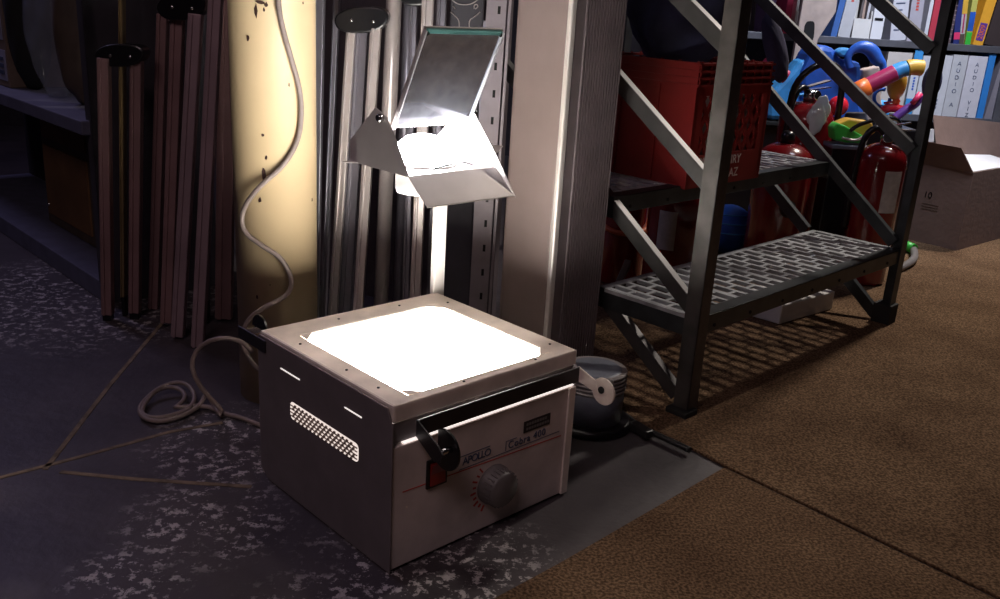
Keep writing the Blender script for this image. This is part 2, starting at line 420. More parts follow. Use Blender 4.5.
MB().lathe([(.006, -.002), (.006, .001)], 16, (.189, -.240, .215), axis=(-1, 0, 0)).build('disc_hole', 'hole_black', pj)
for dy, dz in ((-.243, .226), (-.250, .206)): MB().lathe([(.006, 0), (.007, .012), (.005, .016)], 16, (.194, dy, dz), axis=(1, 0, 0)).build('peg', 'grey_plastic', pj)
MB().box(-.1925, -.190, HD-.03, HD+.060, .236, .258).build('bracket_arm', 'dark_metal', pj, bevel=.001)
MB().box(-.190, -.160, HD+.036, HD+.040, .246, .258).build('bracket_arm', 'chrome', pj)
halfdisc(-.166, HD+.036, .254, .024, 0, 180, 'black_plastic')
# post, arm and head
MB().box(.177, .203, .176, .188, .14, .560).build('post', 'satin_aluminium', pj, bevel=.0015)
MB().lathe([(.003, 0), (.003, .001)], 12, (.190, .1755, .47), axis=(0, -1, 0)).build('post_hole', 'hole_black', pj)
MB().bar((.196, .190, .548), (.0, .035, .548), .012, .018, (0, 0, 1)).build('head_arm', 'satin_aluminium', pj, bevel=.0015)
hu = .085
MB().box(-hu, hu, -.072, .072, .5560, .5575).build('head_base', 'satin_aluminium', pj)
mb = MB(); mb.prism([(-hu, -.072, .5575), (-hu, -.118, .5215), (-hu, -.118, .5200), (-hu, -.072, .5560)], (2*hu, 0, 0)); mb.build('head_flap', 'satin_aluminium', pj, bevel=.0005)
chl = [(.070, .556), (.070, .588), (.006, .645), (-.022, .634), (-.040, .612), (-.077, .557)]
MB().prism([(-hu-.0005, y, z) for y, z in chl], (-.0015, 0, 0)).build('head_cheek', 'satin_aluminium', pj)
chr_ = [(.070, .556), (.070, .588), (.006, .645), (-.018, .632), (-.072, .5755), (-.120, .519), (-.074, .556)]
MB().prism([(hu+.0005, y, z) for y, z in chr_], (.0015, 0, 0)).build('head_cheek', 'satin_aluminium', pj)
mb = MB(); mb.prism([(hu+.001, -.045, .588), (hu+.001, -.068, .574), (hu+.026, -.060, .586)], (0, .001, .001)); mb.build('head_tab', 'satin_aluminium', pj)
mb = MB(); mb.prism([(-hu-.001, .070, .556), (-hu-.001, .048, .556), (-hu-.02, .066, .556)], (0, 0, .0015)); mb.build('head_tab', 'satin_aluminium', pj)
MB().lathe([(.040, .514), (.042, .520), (.042, .5555)], 40).build('lens_barrel', 'white_paper', pj)
MB().lathe([(.051, .5575), (.051, .561), (.047, .561)], 40).build('lens_ring', 'satin_aluminium', pj)
MB().lathe([(.046, .5605), (.045, .575), (.039, .588), (.027, .598), (.013, .602), (.0, .603)], 40).build('projection_lens', 'lens_light', pj)['label'] = 'blazing white projection lens'
# little spring clip in front of the lens
MB().tube([(-.03, -.055, .559), (.01, -.058, .566), (.045, -.04, .563), (.055, -.055, .560)], .0018, 8).build('spring_clip', 'chrome', pj)
ma, mbv = V((-.003, -.020, .618)), V((-.003, -.090, .763)); ax = (mbv-ma).normalized(); nr = V((0, -ax.z, ax.y)).normalized()
mu = .072; e = .003
def quad(a, b, x0, x1, off): return [a+V((x0, 0, 0)), a+V((x1, 0, 0)), b+V((x1, 0, 0)), b+V((x0, 0, 0))], off
mh = MB().prism(*quad(ma, mbv, -mu, mu, -nr*.004)).build('mirror_holder', 'satin_aluminium', pj, bevel=.001)
MB().prism(*quad(ma+ax*e, mbv-ax*.009, -mu+e, mu-e, nr*.002)).build('mirror', 'mirror_glass', mh)
MB().prism(*quad(mbv-ax*.0075, mbv-ax*.002, -mu+e, mu-e, nr*.004)).build('mirror_lip', 'mirror_edge', mh)
for x0 in (-mu-.0005, mu-.0016): MB().prism(*quad(ma, mbv-ax*.004, x0, x0+.0021, nr*.005)).build('side_lip', 'white_metal', mh)
for x in (-mu+.004, mu-.004): MB().lathe([(.003, 0), (.003, .004)], 12, mbv-ax*.008+V((x, 0, 0)), axis=tuple(nr)).build('mirror_clip', 'black_plastic', mh)
for s in (-1, 1): MB().lathe([(.006, 0), (.006, .006), (.004, .008)], 16, (s*(hu+.002), -.010, .632), axis=(s, 0, 0)).build('hinge_knob', 'chrome', pj)

# ------------------------------------------------------------------ cable on the column, coil on the floor
def oncyl(x, y, R, Yp=1.62):
    d = ray(x, y); ox, oy = CP.x-PC.x, CP.y-PC.y
    A = d.x**2+d.y**2; B = 2*(ox*d.x+oy*d.y); Cc = ox*ox+oy*oy-R**2; D = B*B-4*A*Cc
    if D < 0: return at(x, y, PC.y-R*.3)
    return CP + d*((-B-math.sqrt(D))/(2*A))
pts = [oncyl(x, y, PR+.007) for x, y in [(278, -40), (278, 5), (283, 30), (291, 58), (299, 85), (302, 110), (299, 140), (284, 166)]]
pts += [oncyl(x, y, PR+.014) for x, y in [(257, 188), (241, 212), (243, 232), (262, 246), (282, 258), (293, 280), (288, 296)]]
pts += [oncyl(x, y, PR+.03) for x, y in [(264, 307), (247, 320), (241, 340), (247, 355)]]
pts += [oncyl(256, 368, PR+.03), oncyl(266, 372, PR+.02), at(290, 395, 1.61)]
MBc = MB().tube(pts, .0048, 10); cab = MBc.build('power_cable', 'cable_grey')
tag(cab, 'grey electric cable snaking down the cream steel column', 'cable')
pts = [at(252, 352, 1.60), at(243, 342, 1.59), at(225, 337, 1.59), at(205, 342, 1.6), at(193, 355, 1.6), at(192, 372, 1.59), at(204, 392, 1.60), fl(222, 410, .012), fl(222, 418, .006)]
cxy = fl(182, 408)
for k in range(40):
    a = .6 - k*2*PI/18; g_ = 1-.35*k/40; rx, ry = (.056-.006*math.sin(k*.5))*g_, (.082-.010*math.cos(k*.35))*g_
    lift = .010 + .02*max(0, math.sin(a))*(1-k/60)
    pts.append(V((cxy.x-.012+rx*math.cos(a)-.0007*k, cxy.y+ry*math.sin(a), lift)))
pts += [fl(205, 405, .008), fl(225, 414, .006), fl(240, 417, .006), fl(262, 426, .006)]
MB().tube(pts, .0045, 10).build('coiled_cable', 'cable_grey')
tag(bpy.data.objects['coiled_cable'], 'brown grey cable coiled on the concrete left of the projector', 'cable')
tag(MB().tube([fl(590, 432, .012), fl(610, 418, .012), fl(622, 412, .012), fl(640, 428, .012), fl(662, 437, .012), fl(690, 450, .012)], .006, 10).build('extension_cable', 'cable_black'), 'black cord on the floor right of the projector', 'cable')
pl_ = MB().bar(fl(632, 424, .016), fl(650, 435, .016), .016, .022, (0, 0, 1)).build('connector', 'cable_black', bpy.data.objects['extension_cable'], bevel=.003)
# small blue-grey reel behind the projector
bx = thing('cable_reel', 'blue grey round cable reel with black rim behind the projector corner', 'reel', fl(590, 424) + V((.0, .0, 0)))
MB().lathe([(.060, .020), (.062, .07), (.058, .12), (.05, .125)], 40).build('drum', 'bluegrey_box', bx)
MB().lathe([(.078, 0), (.082, .006), (.082, .014), (.076, .020)], 40).build('rim', 'black_plastic', bx)
mb = MB()
for k in range(5): mb.lathe([(.063, .085+k*.008), (.0645, .088+k*.008), (.063, .091+k*.008)], 40)
mb.build('winding', 'grey_plastic', bx)

# ------------------------------------------------------------------ projection-screen cases leaning in rows
BLK = 'black_plastic'
def case(rails, cap, label, group, foot=True, capY=None):
    """rails: (xt,yt,xb,yb,wpx,Ytop,Ybot,material); measured on the photograph, built at their own depth"""
    base = at(rails[0][2], rails[0][3], rails[0][6]); 
    t = thing('screen_case', label, 'screen case', (base.x, base.y, 0), 0, group)
    inv = V((-base.x, -base.y, 0))
    for (xt, yt, xb, yb, w, Yt, Yb, m) in rails:
        a, b = at(xt, yt, Yt), at(xb, yb, Yb)
        if yt <= 5:   # runs on above the frame
            a = b + (a-b)*((1.35-b.z)/(a.z-b.z)) if a.z < 1.35 else a
        wd = w/FPX*Yb
        mb = MB().bar(b+inv, a+inv, wd, .022, (1, 0, 0))
        # raised flute down the face
        mb.bar(b+inv+V((-wd*.2, -.012, 0)), a+inv+V((-wd*.2, -.012, 0)), wd*.28, .006, (1, 0, 0))
        mb.build('rail', m, t, bevel=.002)
        if foot:
            MB().bar(b+inv+V((0, 0, .004)), V((b.x, b.y, 0))+inv+V((0, 0, .0)), wd*.8, .018, (1, 0, 0)).build('foot', BLK, t) if b.z > .012 else None
    if cap:
        x0, x1, y0, y1, Y = cap
        c = at((x0+x1)/2, (y0+y1)/2, Y); hx = (x1-x0)/2/FPX*Y; hz = (y1-y0)/2/FPX*Y
        ps = []
        for k in range(28):
            a = 2*PI*k/28; ca, sa = math.cos(a), math.sin(a)
            ps.append((c.x+hx*math.copysign(abs(ca)**.75, ca)+inv.x, c.y+inv.y-.012, c.z+(hz*1.0*sa if sa < 0 else hz*.8*sa)+.25*hz*ca))
        cp_ = MB().prism(ps, (0, .045, 0)).build('end_cap', BLK, t, bevel=.004)
        for k in (-.35, .45): MB().ball((c.x+hx*k+inv.x, c.y-.013+inv.y, c.z-hz*.15), .004, 1, .5, 1, 12).build('rivet_or_hole', 'chrome', cp_)
    return t
G = 'leaning projection screen cases'
case([(104, 58, 108, 314, 11, 2.10, 2.10, 'rail_brown'), (122, 0, 124, 296, 4, 2.14, 2.14, 'rail_brass'), (137, 58, 135, 312, 11, 2.12, 2.12, 'rail_brown')], (97, 145, 42, 66, 2.11), 'brown case with black cap, leftmost by the workbench', G)
case([(163, 14, 154, 308, 10, 2.2, 2.2, 'rail_brown'), (178, 14, 167, 322, 12, 2.1, 2.08, 'rail_brown'), (196, 14, 178, 336, 13, 2.05, 2.0, 'rail_mauve')], (159, 206, -8, 19, 2.08), 'three-railed brown case with black cap, second from the workbench', G)
case([(216, 0, 198, 346, 13, 2.02, 1.96, 'rail_mauve'), (211, 0, 207, 300, 4, 2.12, 2.12, 'rail_grey')], None, 'mauve leaning case, third from the workbench', G)
case([(228, 0, 224, 318, 17, 2.16, 2.14, 'rail_brown')], None, 'dark brown case half hidden left of the cream column', G)
case([(319, 0, 313, 330, 11, 2.0, 1.98, 'rail_grey')], None, 'dull grey case just right of the cream column', G)
case([(352, 22, 331, 345, 9, 2.0, 1.97, 'rail_aluminium'), (337, 0, 322, 345, 6, 2.04, 2.0, 'rail_grey'), (362, 30, 343, 345, 13, 2.02, 2.0, 'rail_grey'), (376, 28, 356, 345, 10, 1.98, 1.96, 'rail_aluminium')], (336, 388, 5, 32, 1.98), 'silver case with riveted black cap, right of the column', G)
# round bright pole
def pole(xt, yt, xb, yb, w, Yt, Yb, m, label):
    a, b = at(xt, yt, Yt), at(xb, yb, Yb); b = b + (a-b)*((0.0-b.z)/(a.z-b.z)); a = b + (a-b)*(1.35/(a.z-b.z))
    o = MB().tube([b, a], w/2/FPX*Yb, 20, smooth=0).build('metal_pole', m); tag(o, label, 'pole', 'round metal poles'); return o
pole(394, 0, 381, 300, 15, 2.02, 2.0, 'rail_aluminium', 'thick round silver pole left of the mirror head')
pole(409, 0, 398, 300, 10, 2.06, 2.03, 'rail_grey', 'thinner grey round pole behind the mirror head')
case([(428, 0, 414, 330, 11, 1.99, 1.97, 'rail_aluminium'), (414, 6, 405, 330, 7, 2.05, 2.03, 'rail_grey')], (402, 433, -12, 5, 2.0), 'silver case with black cap above the mirror', G)
case([(442, 0, 430, 330, 9, 2.06, 2.05, 'rail_grey')], None, 'grey case behind the projector post', G)
# dark board carrying a pale outlined emblem
eb = thing('emblem_board', 'dark blue board with pale outlined emblem above the mirror', 'board', at(463, 60, 2.1)*1)
eb.location = (at(463, 60, 2.1).x, 2.11, 0)
bo = MB().box(-.034, .040, 0, .03, 0, 1.3).build('board', 'bench_dark', eb, bevel=.003)
c0 = at(463, 12, 2.1); lx = lambda x, y: (at(x, y, 2.1).x-eb.location.x, -.003, at(x, y, 2.1).z)
for path in ([(459, 29), (459, 20), (454, 15), (450, 12)], [(469, 29), (469, 20), (474, 17), (480, 12)], [(452, 0), (457, 4), (466, 5), (474, 3), (479, -2)], [(453, 6), (455, 9)], [(474, 9), (474, 5), (477, 4), (478, 7), (475, 9)]):
    MB().tube([lx(*q) for q in path], .0013, 6).build('emblem_line', 'rail_aluminium', bo)
# slotted upright
sl = thing('slotted_upright', 'mauve slotted steel upright right of the mirror', 'upright', (at(489, 200, 2.02).x, 2.06, 0))
a, b = at(497, 0, 2.02), at(477, 320, 2.02); b = b+(a-b)*((0-b.z)/(a.z-b.z)); a = b+(a-b)*(1.4/(a.z-b.z)); off = -sl.location
mb = MB().bar(b+off, a+off, .042, .003, (1, 0, 0)); ax_ = (a-b).normalized()
mb.bar(b+off+V((.028, .0, 0)), a+off+V((.028, 0, 0)), .006, .035, (1, 0, 0))
fr = mb.build('angle', 'slotted_steel', sl)
for k in range(24):
    p = b+off+ax_*(.03+k*.058)+V((.006, -.0018, 0)); MB().bar(p-ax_*.008, p+ax_*.008, .006, .001, (1, 0, 0)).build('slot', 'hole_black', fr)
# wide grey plate behind post
tag(recentre(MB().bar(at(462, 300, 2.12)*1, at(470, 20, 2.12), .09, .004, (1, 0, 0)).build('steel_plate', 'rail_grey')), 'grey steel plate behind the projector post', 'plate')

# ------------------------------------------------------------------ tall beige column cabinet with ribbed side
cc = thing('column_cabinet', 'tall beige column cabinet with finely ribbed side, behind the projector', 'cabinet', (.099, 1.757, 0), YAW)
Wr, Wl, Hc = .156, .148, 1.45
mb = MB().box(0, Wr, 0, Wl, 0, Hc); mb.build('body', 'column_beige', cc, bevel=.012)
MB().box(.012, Wr-.004, -.004, .001, .01, Hc-.36).build('ribbed_frame', 'rib_grey', cc, bevel=.002)
mb = MB()
for k in range(15): x = .036+k*.0078; mb.box(x, x+.0032, -.0078, -.003, .03, .93)
mb.build('ribbed_grille', 'rib_grey', cc)
MB().box(-.004, .010, -.006, .006, .0, Hc).build('corner_trim', 'satin_aluminium', cc, bevel=.003)

# ------------------------------------------------------------------ step ladder
LO = V((.406, 1.73, .006)); LW = .982; LA = math.atan2(.712, .702)
ld = thing('step_ladder', 'grey steel step ladder with grated treads on the brown carpet', 'ladder', LO, LA)
# local: x along treads, y backwards
def angle_post(x, s, m, h, y=0.0):
    mb = MB(); w = .036
    mb.box(x-(w if s > 0 else 0), x+(0 if s > 0 else w), y, y+.004, 0, h)
    mb.box(x-(.004 if s > 0 else 0), x+(0 if s > 0 else .004), y, y+.036, 0, h)
    return mb.build('post', m, ld, bevel=.0008)
angle_post(0-.002, -1, 'ladder_steel', 1.45).location = (-.004, 0, 0)
angle_post(LW+.022, 1, 'ladder_shaded', 1.45)
for x in (0, LW): angle_post(x, 1 if x else -1, 'ladder_shaded', 1.45, 1.0)
for x, w in ((-.022, .044), (LW-.022, .05)):
    MB().box(x, x+w, -.008, .044, -.004, .055 if x > .5 else .012).build('rubber_foot', 'rubber', ld, bevel=.003)
def brace(x, y0, z0, y1, z1, m='ladder_steel'):
    mb = MB().bar((x, y0, z0), (x, y1, z1), .030, .003, (0, 1, 0) if abs(z1-z0) > abs(y1-y0) else (0, 0, 1))
    d = (V((x, y1, z1))-V((x, y0, z0))).normalized(); n = V((0, -d.z, d.y))*.0145
    mb.bar(V((x+.008, y0, z0))+n, V((x+.008, y1, z1))+n, .018, .003, (1, 0, 0))
    return mb.build('brace', m, ld, bevel=.0006)
for x, m in ((.004, 'ladder_half_shaded'), (LW-.002, 'ladder_shaded')):
    brace(x, .03, .74, .55, 1.10, m)
    brace(x, .03, .48, .62, .90, m)
    brace(x, .03, .225, .62, .70, m) if x > .5 else brace(x, .03, .225, .62, .66, m)
    brace(x, .29, .205, .56, .42, m)
    brace(x, .04, .012 if x > .5 else .03, .26, .19, m)
def tread(y0, dep, z, name='tread'):
    t = MB(); x0, x1 = .0, LW
    t.box(x0, x1, y0, y0+.003, z-.038, z); t.box(x0, x1, y0, y0+.034, z-.003, z); t.box(x0, x1, y0+dep-.003, y0+dep, z-.035, z)
    t.box(x0, x0+.003, y0, y0+dep, z-.046, z); t.box(x1-.003, x1, y0, y0+dep, z-.046, z)
    o = t.build('tread', 'ladder_shaded', ld, bevel=.0006)
    g = MB(); n = 25; pit = LW/n
    g.box(x0, x1, y0+dep-.018, y0+dep, z-.003, z)
    for i in range(n+1):
        x = min(max(x0+i*pit, x0+.005), x1-.005); wide = .017 if i % 5 == 0 else .010
        g.box(x-wide/2, x+wide/2, y0+.034, y0+dep-.018, z-.008, z)
    rows = 4
    for i in range(n):
        for k in range(rows-1+ (i % 2)):
            yy = y0+.034+(k+(.5 if i % 2 else 1))*(dep-.052)/rows
            if yy < y0+dep-.02: g.box(x0+i*pit, x0+(i+1)*pit, yy-.0045, yy+.0045, z-.004, z-.0003)
    g.build('grating', 'tread_steel', o)
    for k in range(7): MB().lathe([(.004, 0), (.004, .0015)], 12, (x0+.06+k*.14, y0, z-.026), axis=(0, -1, 0)).build('rivet_or_hole', 'hole_black', o)  # black discs stand for the dark holes in the channel face
tread(.004, .262, .213); tread(.25, .27, .415)

# ------------------------------------------------------------------ milk crate and the cloth in it
ck = thing('milk_crate', 'red plastic milk crate standing on the second tread of the ladder', 'crate', LO + V((math.cos(LA), math.sin(LA), 0))*.245 + V((-math.sin(LA), math.cos(LA), 0))*.235 + V((0, 0, .410)), LA)
CW, CD, CH_ = .315, .315, .285
mb = MB()
def lattice_wall(mb, P0, ex, n_out, w):
    """wall with diamond holes: grid of crossing bars inside a frame"""
    ez = V((0, 0, 1)); t = .006
    def B(u0, u1, z0, z1, th=t, o=0):
        p = [P0+ex*u+ez*z+n_out*k for k in (o-th, o) for u, z in ((u0, z0), (u1, z0), (u1, z1), (u0, z1))]
        mb.poly8([p[0], p[1], p[2], p[3], p[4], p[5], p[6], p[7]])
    B(0, w, 0, .075); B(0, w, CH_-.075, CH_-.055)
    B(0, .03, .075, CH_-.055); B(w-.03, w, .075, CH_-.055)
    for k in range(4): B(-.004, w+.004, CH_-.055+k*.0155, CH_-.055+k*.0155+.005, .012, .004)
    for k in range(9): B(.005+k*(w-.015)/8, .010+k*(w-.015)/8, CH_-.055, CH_, .004, .001)
    u0, u1, z0, z1 = .03, w-.03, .075, CH_-.075
    st = .0305
    for sgn in (1, -1):
        k0 = -12
        for k in range(-14, 20):
            # line u = c + sgn*(z-z0)*.62
            cst = u0 + k*st*1.25
            za, zb = z0, z1
            ua, ub = cst, cst + sgn*(z1-z0)*.62
            # clip
            def clip(ua, za, ub, zb):
                pts = [(ua, za), (ub, zb)]
                for lim, s2 in ((u0, 1), (u1, -1)):
                    A, Bq = pts
                    ia, ib = s2*(A[0]-lim) >= 0, s2*(Bq[0]-lim) >= 0
                    if not ia and not ib: return None
                    if ia != ib:
                        f = (lim-A[0])/(Bq[0]-A[0]); q = (lim, A[1]+f*(Bq[1]-A[1]))
                        pts = [A, q] if ia else [q, Bq]
                return pts
            c_ = clip(ua, za, ub, zb)
            if not c_: continue
            A, Bq = c_
            if abs(A[1]-Bq[1]) < .004: continue
            pa, pb = P0+ex*A[0]+ez*A[1]-n_out*.003, P0+ex*Bq[0]+ez*Bq[1]-n_out*.003
            mb.bar(pa, pb, .0120, .0045, ex)
X1, Y1 = V((1, 0, 0)), V((0, 1, 0))
lattice_wall(mb, V((0, 0, 0)), X1, -Y1, CW)
mb.box(0, CW, .005, .007, CH_-.06, CH_-.002); mb.build('front_wall', 'crate_red', ck)
mb = MB(); lattice_wall(mb, V((0, CD, 0)), X1, Y1, CW); mb.build('back_wall', 'crate_red', ck)
for x, n in ((0, -X1), (CW, X1)):
    mb = MB(); P0 = V((x, 0, 0)); t = .006
    xa, xb = (x, x+t) if x == 0 else (x-t, x)
    mb.box(xa, xb, 0, CD, 0, CH_-.055); mb.box(x-.001, x+.001, .002, CD-.002, CH_-.06, CH_-.002)
    for k in range(4):
        q0, q1 = (xa-.004, xb+.004); z = CH_-.055+k*.0155; mb.box(q0, q1, -.004, CD+.004, z, z+.005)
    for k in range(7): yy = .005+k*(CD-.015)/6; mb.box(xa, xb, yy, yy+.005, CH_-.055, CH_)
    for yy in (.0, .10, .21, CD-.008): mb.box(xa-.004, xb+.004, yy, yy+.008, 0, CH_-.055)
    mb.build('side_wall', 'crate_red', ck)
MB().box(.004, CW-.004, .004, CD-.004, 0, .006).build('bottom', 'crate_red', ck)
for w_, x_, z_ in (('OU', .030, .058), ('DAIRY', .132, .056), ('AZ', .175, .024)): text(w_, .030, 'crate_print', (x_, -.0009, z_), (1, 0, 0), (0, 0, 1), ck, spacing=1.03)
def lumpy(name, centre, sx, sy, sz, m, seed, amp=.18, sub=4, flat=None):
    rnd = random.Random(seed); ph = [rnd.uniform(0, 6) for _ in range(9)]
    bm = bmesh.new(); bmesh.ops.create_icosphere(bm, subdivisions=sub, radius=1)
    for v in bm.verts:
        n = v.co.normalized()
        k = 1 + amp*(math.sin(n.x*4+ph[0]+math.sin(n.z*3+ph[1]))*.5 + math.sin(n.y*6+ph[2]+n.z*4)*.35 + math.sin(n.z*9+ph[3]+n.x*7)*.2 + math.sin((n.x+n.y)*14+ph[4])*.1)
        v.co = V((n.x*k*sx, n.y*k*sy, n.z*k*sz))
        if flat is not None and v.co.z < flat: v.co.z = flat
    for f in bm.faces: f.smooth = True
    me = bpy.data.meshes.new(name); bm.to_mesh(me); bm.free(); o = bpy.data.objects.new(name, me); COL.objects.link(o); me.materials.append(M[m]); o.location = centre
    return o
pp = MB().box(.03, .27, .014, .05, .008, .215).build('added_paper_stack', 'white_paper'); pp.location = ck.location; pp.rotation_euler = (0, 0, LA)  # white slab added so the crate's diamond holes look pale
tag(pp, 'pale papers added in the red milk crate to lighten its diamond holes', 'papers')
cc0 = ck.location + V((math.cos(LA)*.16-math.sin(LA)*.16, math.sin(LA)*.16+math.cos(LA)*.16, .33))
cl = lumpy('cloth_bundle', cc0, .15, .15, .17, 'navy_cloth', 3); tag(cl, 'dark navy cloth bundle heaped in the red milk crate', 'cloth')
cl.location.z = cc0.z+.085
vc = lumpy('cloth_roll', at(775, 48, 2.95), .032, .05, .11, 'violet_cloth', 5, .08); vc.rotation_euler = (0, -.35, 0)
tag(vc, 'dark violet cloth hanging right of the red milk crate', 'cloth')

# ------------------------------------------------------------------ fire extinguishers
def extinguisher(name_label, loc, R, h, label_side=None, hose=True, gauge=True, lean=0, band=False, seed=0, rz=0, lever=True):
    t = thing('fire_extinguisher', name_label, 'fire extinguisher', loc, rz, 'stored red fire extinguishers')
    prof = [(R*.93, 0), (R, .012), (R, h*.80)]
    for k in range(1, 9):
        a = k/8*PI/2; prof.append((R*math.cos(a)*.82+R*.18 if k < 8 else R*.2, h*.80+R*.75*math.sin(a)))
    prof.append((R*.2, h*.80+R*.85)); top = h*.80+R*.85
    MB().lathe(prof, 40).build('cylinder', 'ext_red', t)
    MB().lathe([(R*.24, top-.01), (R*.24, top+.018), (R*.16, top+.03)], 20).build('valve', 'black_plastic' if band or not lever else 'chrome', t)
    if lever:
        mb = MB().bar((-.02, 0, top+.028), (R*.9, 0, top+.040), .022, .004, (0, 1, 0)); mb.bar((-.02, 0, top+.040), (R*.85, 0, top+.062), .022, .004, (0, 1, 0)); mb.build('lever', 'chrome', t, bevel=.001)
    if hose:
        MB().tube([(-R*.1, 0, top+.02), (-R*.5, -.005, top+.045), (-R*.95, -.01, top+.01), (-R*1.12, -.012, h*.7), (-R*1.12, -.012, h*.35)], .010, 12).build('hose', 'black_plastic', t)
    if gauge:
        MB().lathe([(.017, 0), (.018, .004), (.018, .010), (.015, .012)], 24, (0, -R*.25, top+.012), axis=(0, -1, .2)).build('gauge', 'chrome', t)
    if label_side is not None:
        mb = MB(); a0, a1, z0, z1 = label_side; pts = []; n = 10
        lo = [V((math.cos(math.radians(a0+(a1-a0)*k/n))*(R+.0008), math.sin(math.radians(a0+(a1-a0)*k/n))*(R+.0008), 0)) for k in range(n+1)]
        va = [mb.bm.verts.new(p+V((0, 0, z0))) for p in lo]; vb = [mb.bm.verts.new(p+V((0, 0, z1))) for p in lo]
        for k in range(n): mb.bm.faces.new((va[k], va[k+1], vb[k+1], vb[k]))
        lb = mb.build('paper_label', 'ext_label', t); sm = lb.modifiers.new('s', 'SOLIDIFY'); sm.thickness = .0006
    if band:
        MB().tube([V((math.cos(a)*(R+.004), math.sin(a)*(R+.004), h*.55+.02*math.sin(a))) for a in [k*2*PI/24 for k in range(25)]], .008, 8).build('strap', 'orange_band', t)
    return t
E1 = extinguisher('red fire extinguisher with white label standing by the right ladder post', (at(875, 200, 2.86).x, 2.86, .006), .072, .49, (272, 318, .24, .37), rz=-.2)
E2 = extinguisher('red fire extinguisher with white tag, seen above the second tread', (at(808, 110, 3.18).x, 3.18, .006), .092, .58, None, rz=.5, gauge=True)
tg = lumpy('hanging_tag', V((0, 0, 0)), .035, .004, .06, 'bag_plastic', 8, .25); tg.parent = E2; tg.location = (-.05, -.098, .50); tg.rotation_euler = (0, .2, -.4)
MB().tube([(-.09, 0, .5), (-.11, -.03, .60), (-.06, -.06, .66), (.02, -.06, .665), (.075, -.055, .63), (.093, -.05, .56), (.097, -.045, .36)], .011, 12).build('carry_hoop', 'black_plastic', E2)
E3 = extinguisher('red fire extinguisher with white label under the ladder beside the column cabinet', (at(672, 250, 2.55).x, 2.55, .006), .080, .36, (225, 262, .16, .27), hose=False, lever=False, rz=0)
E4 = extinguisher('red fire extinguisher with orange strap under the ladder, leftmost', (at(630, 250, 2.5).x, 2.68, .006), .066, .34, None, hose=True, band=True, lever=False)
E5 = extinguisher('red fire extinguisher with black fitting under the second tread', (at(776, 215, 2.98).x, 2.98, .006), .092, .43, None, hose=False, band=False, gauge=False, lever=False, rz=.3)
MB().lathe([(.026, 0), (.028, .01), (.018, .02)], 24, (-.02, -.083, .215), axis=(0, -1, 0)).build('black_fitting', 'black_plastic', E5)
# blue ball
bl = thing('ball', 'shiny blue ball with moulded rings under the second tread', 'ball', (at(728, 232, 3.12).x, 3.12, .006))
bl0 = V((0, 0, .086)); MB().ball(bl0, .086, seg=40).build('shell', 'toy_blue', bl)
for r, z in ((.080, .032), (.062, .060), (.0863, 0)):
    MB().tube([bl0+V((math.cos(a)*r, math.sin(a)*r, z)) for a in [k*2*PI/40 for k in range(41)]], .0022, 6, smooth=0).build('moulded_ring', 'toy_lightblue', bl)
# white block under first tread
N_ = fl(757, 318); 
wb = tag(recentre(MB().poly8([fl(779, 327)+V((0, 0, .007))+q for q in (V((0, 0, 0)), V((.20, .17, 0)), V((.10, .27, 0)), V((-.12, .11, 0)), V((0, 0, .055)), V((.20, .17, .055)), V((.10, .27, .055)), V((-.12, .11, .055)))]).build('foam_block', 'white_foam', bevel=.003)), 'flat white foam block on the carpet under the lowest tread', 'block')
# hose end at the right foot
hs = thing('garden_hose', 'grey hose end with green coupling behind the right ladder post', 'hose', fl(900, 262))
o0 = -hs.location
MB().tube([fl(893, 270, .02)+o0, fl(905, 266, .02)+o0, fl(915, 259, .022)+o0, fl(914, 250, .025)+o0], .013, 14).build('pipe', 'grey_plastic', hs)
MB().tube([fl(914, 249, .026)+o0, fl(900, 243, .03)+o0], .018, 16, smooth=0).build('coupling', 'toy_green', hs)
# brown scraps on the floor beneath the ladder, left
tag(recentre(MB().bar(fl(612, 300, .05), fl(628, 262, .12), .02, .02, (1, 0, 0)).build('wooden_stick', 'wood_frame', bevel=.003)), 'brown stick leaning under the ladder by the column cabinet', 'stick')

# ------------------------------------------------------------------ cardboard box
cN = V((1.716, 3.362, .006))
cb = thing('cardboard_box', 'open brown cardboard box with raised flaps on the carpet', 'box', cN, .72)
BW, BD, BH = .46, .215, .298
mb = MB(); t = .005
mb.box(0, BW, 0, t, 0, BH); mb.box(0, BW, BD-t, BD, 0, BH); mb.box(0, t, t, BD-t, 0, BH); mb.box(BW-t, BW, t, BD-t, 0, BH); mb.box(t, BW-t, t, BD-t, 0, t)
body = mb.build('carton', 'cardboard', cb)
MB().prism([(0, .02, BH), (-.005, .0, BH), (-.03, .05, BH+.085), (-.035, BD-.01, BH+.09), (0, BD, BH)][1:] , (.004, 0, 0)).build('flap', 'cardboard', cb)
iv = Matrix.Rotation(-.72, 4, 'Z') @ Matrix.Translation(-cN)
MB().prism([iv @ q for q in (at(938, 162, 3.58), at(933, 115, 3.60), at(1012, 124, 3.84), at(1012, 176, 3.80))], iv.to_3x3() @ V((0, .004, 0))).build('flap', 'cardboard', cb)
fl3 = MB().prism([(BW-.002, 0, BH), (BW-.002, BD, BH), (BW+.12, BD-.02, BH+.02), (BW+.12, .02, BH+.02)], (0, 0, .004)).build('flap', 'cardboard', cb)
text('10', .034, 'black_plastic', (-.0008, .165, .185), (0, -1, 0), (0, 0, 1), body)
mb = MB()
for k in range(3): mb.box(-.0008, .001, .10, .165, .150-k*.010, .152-k*.010)
mb.build('printed_lines', 'wood_frame', body)
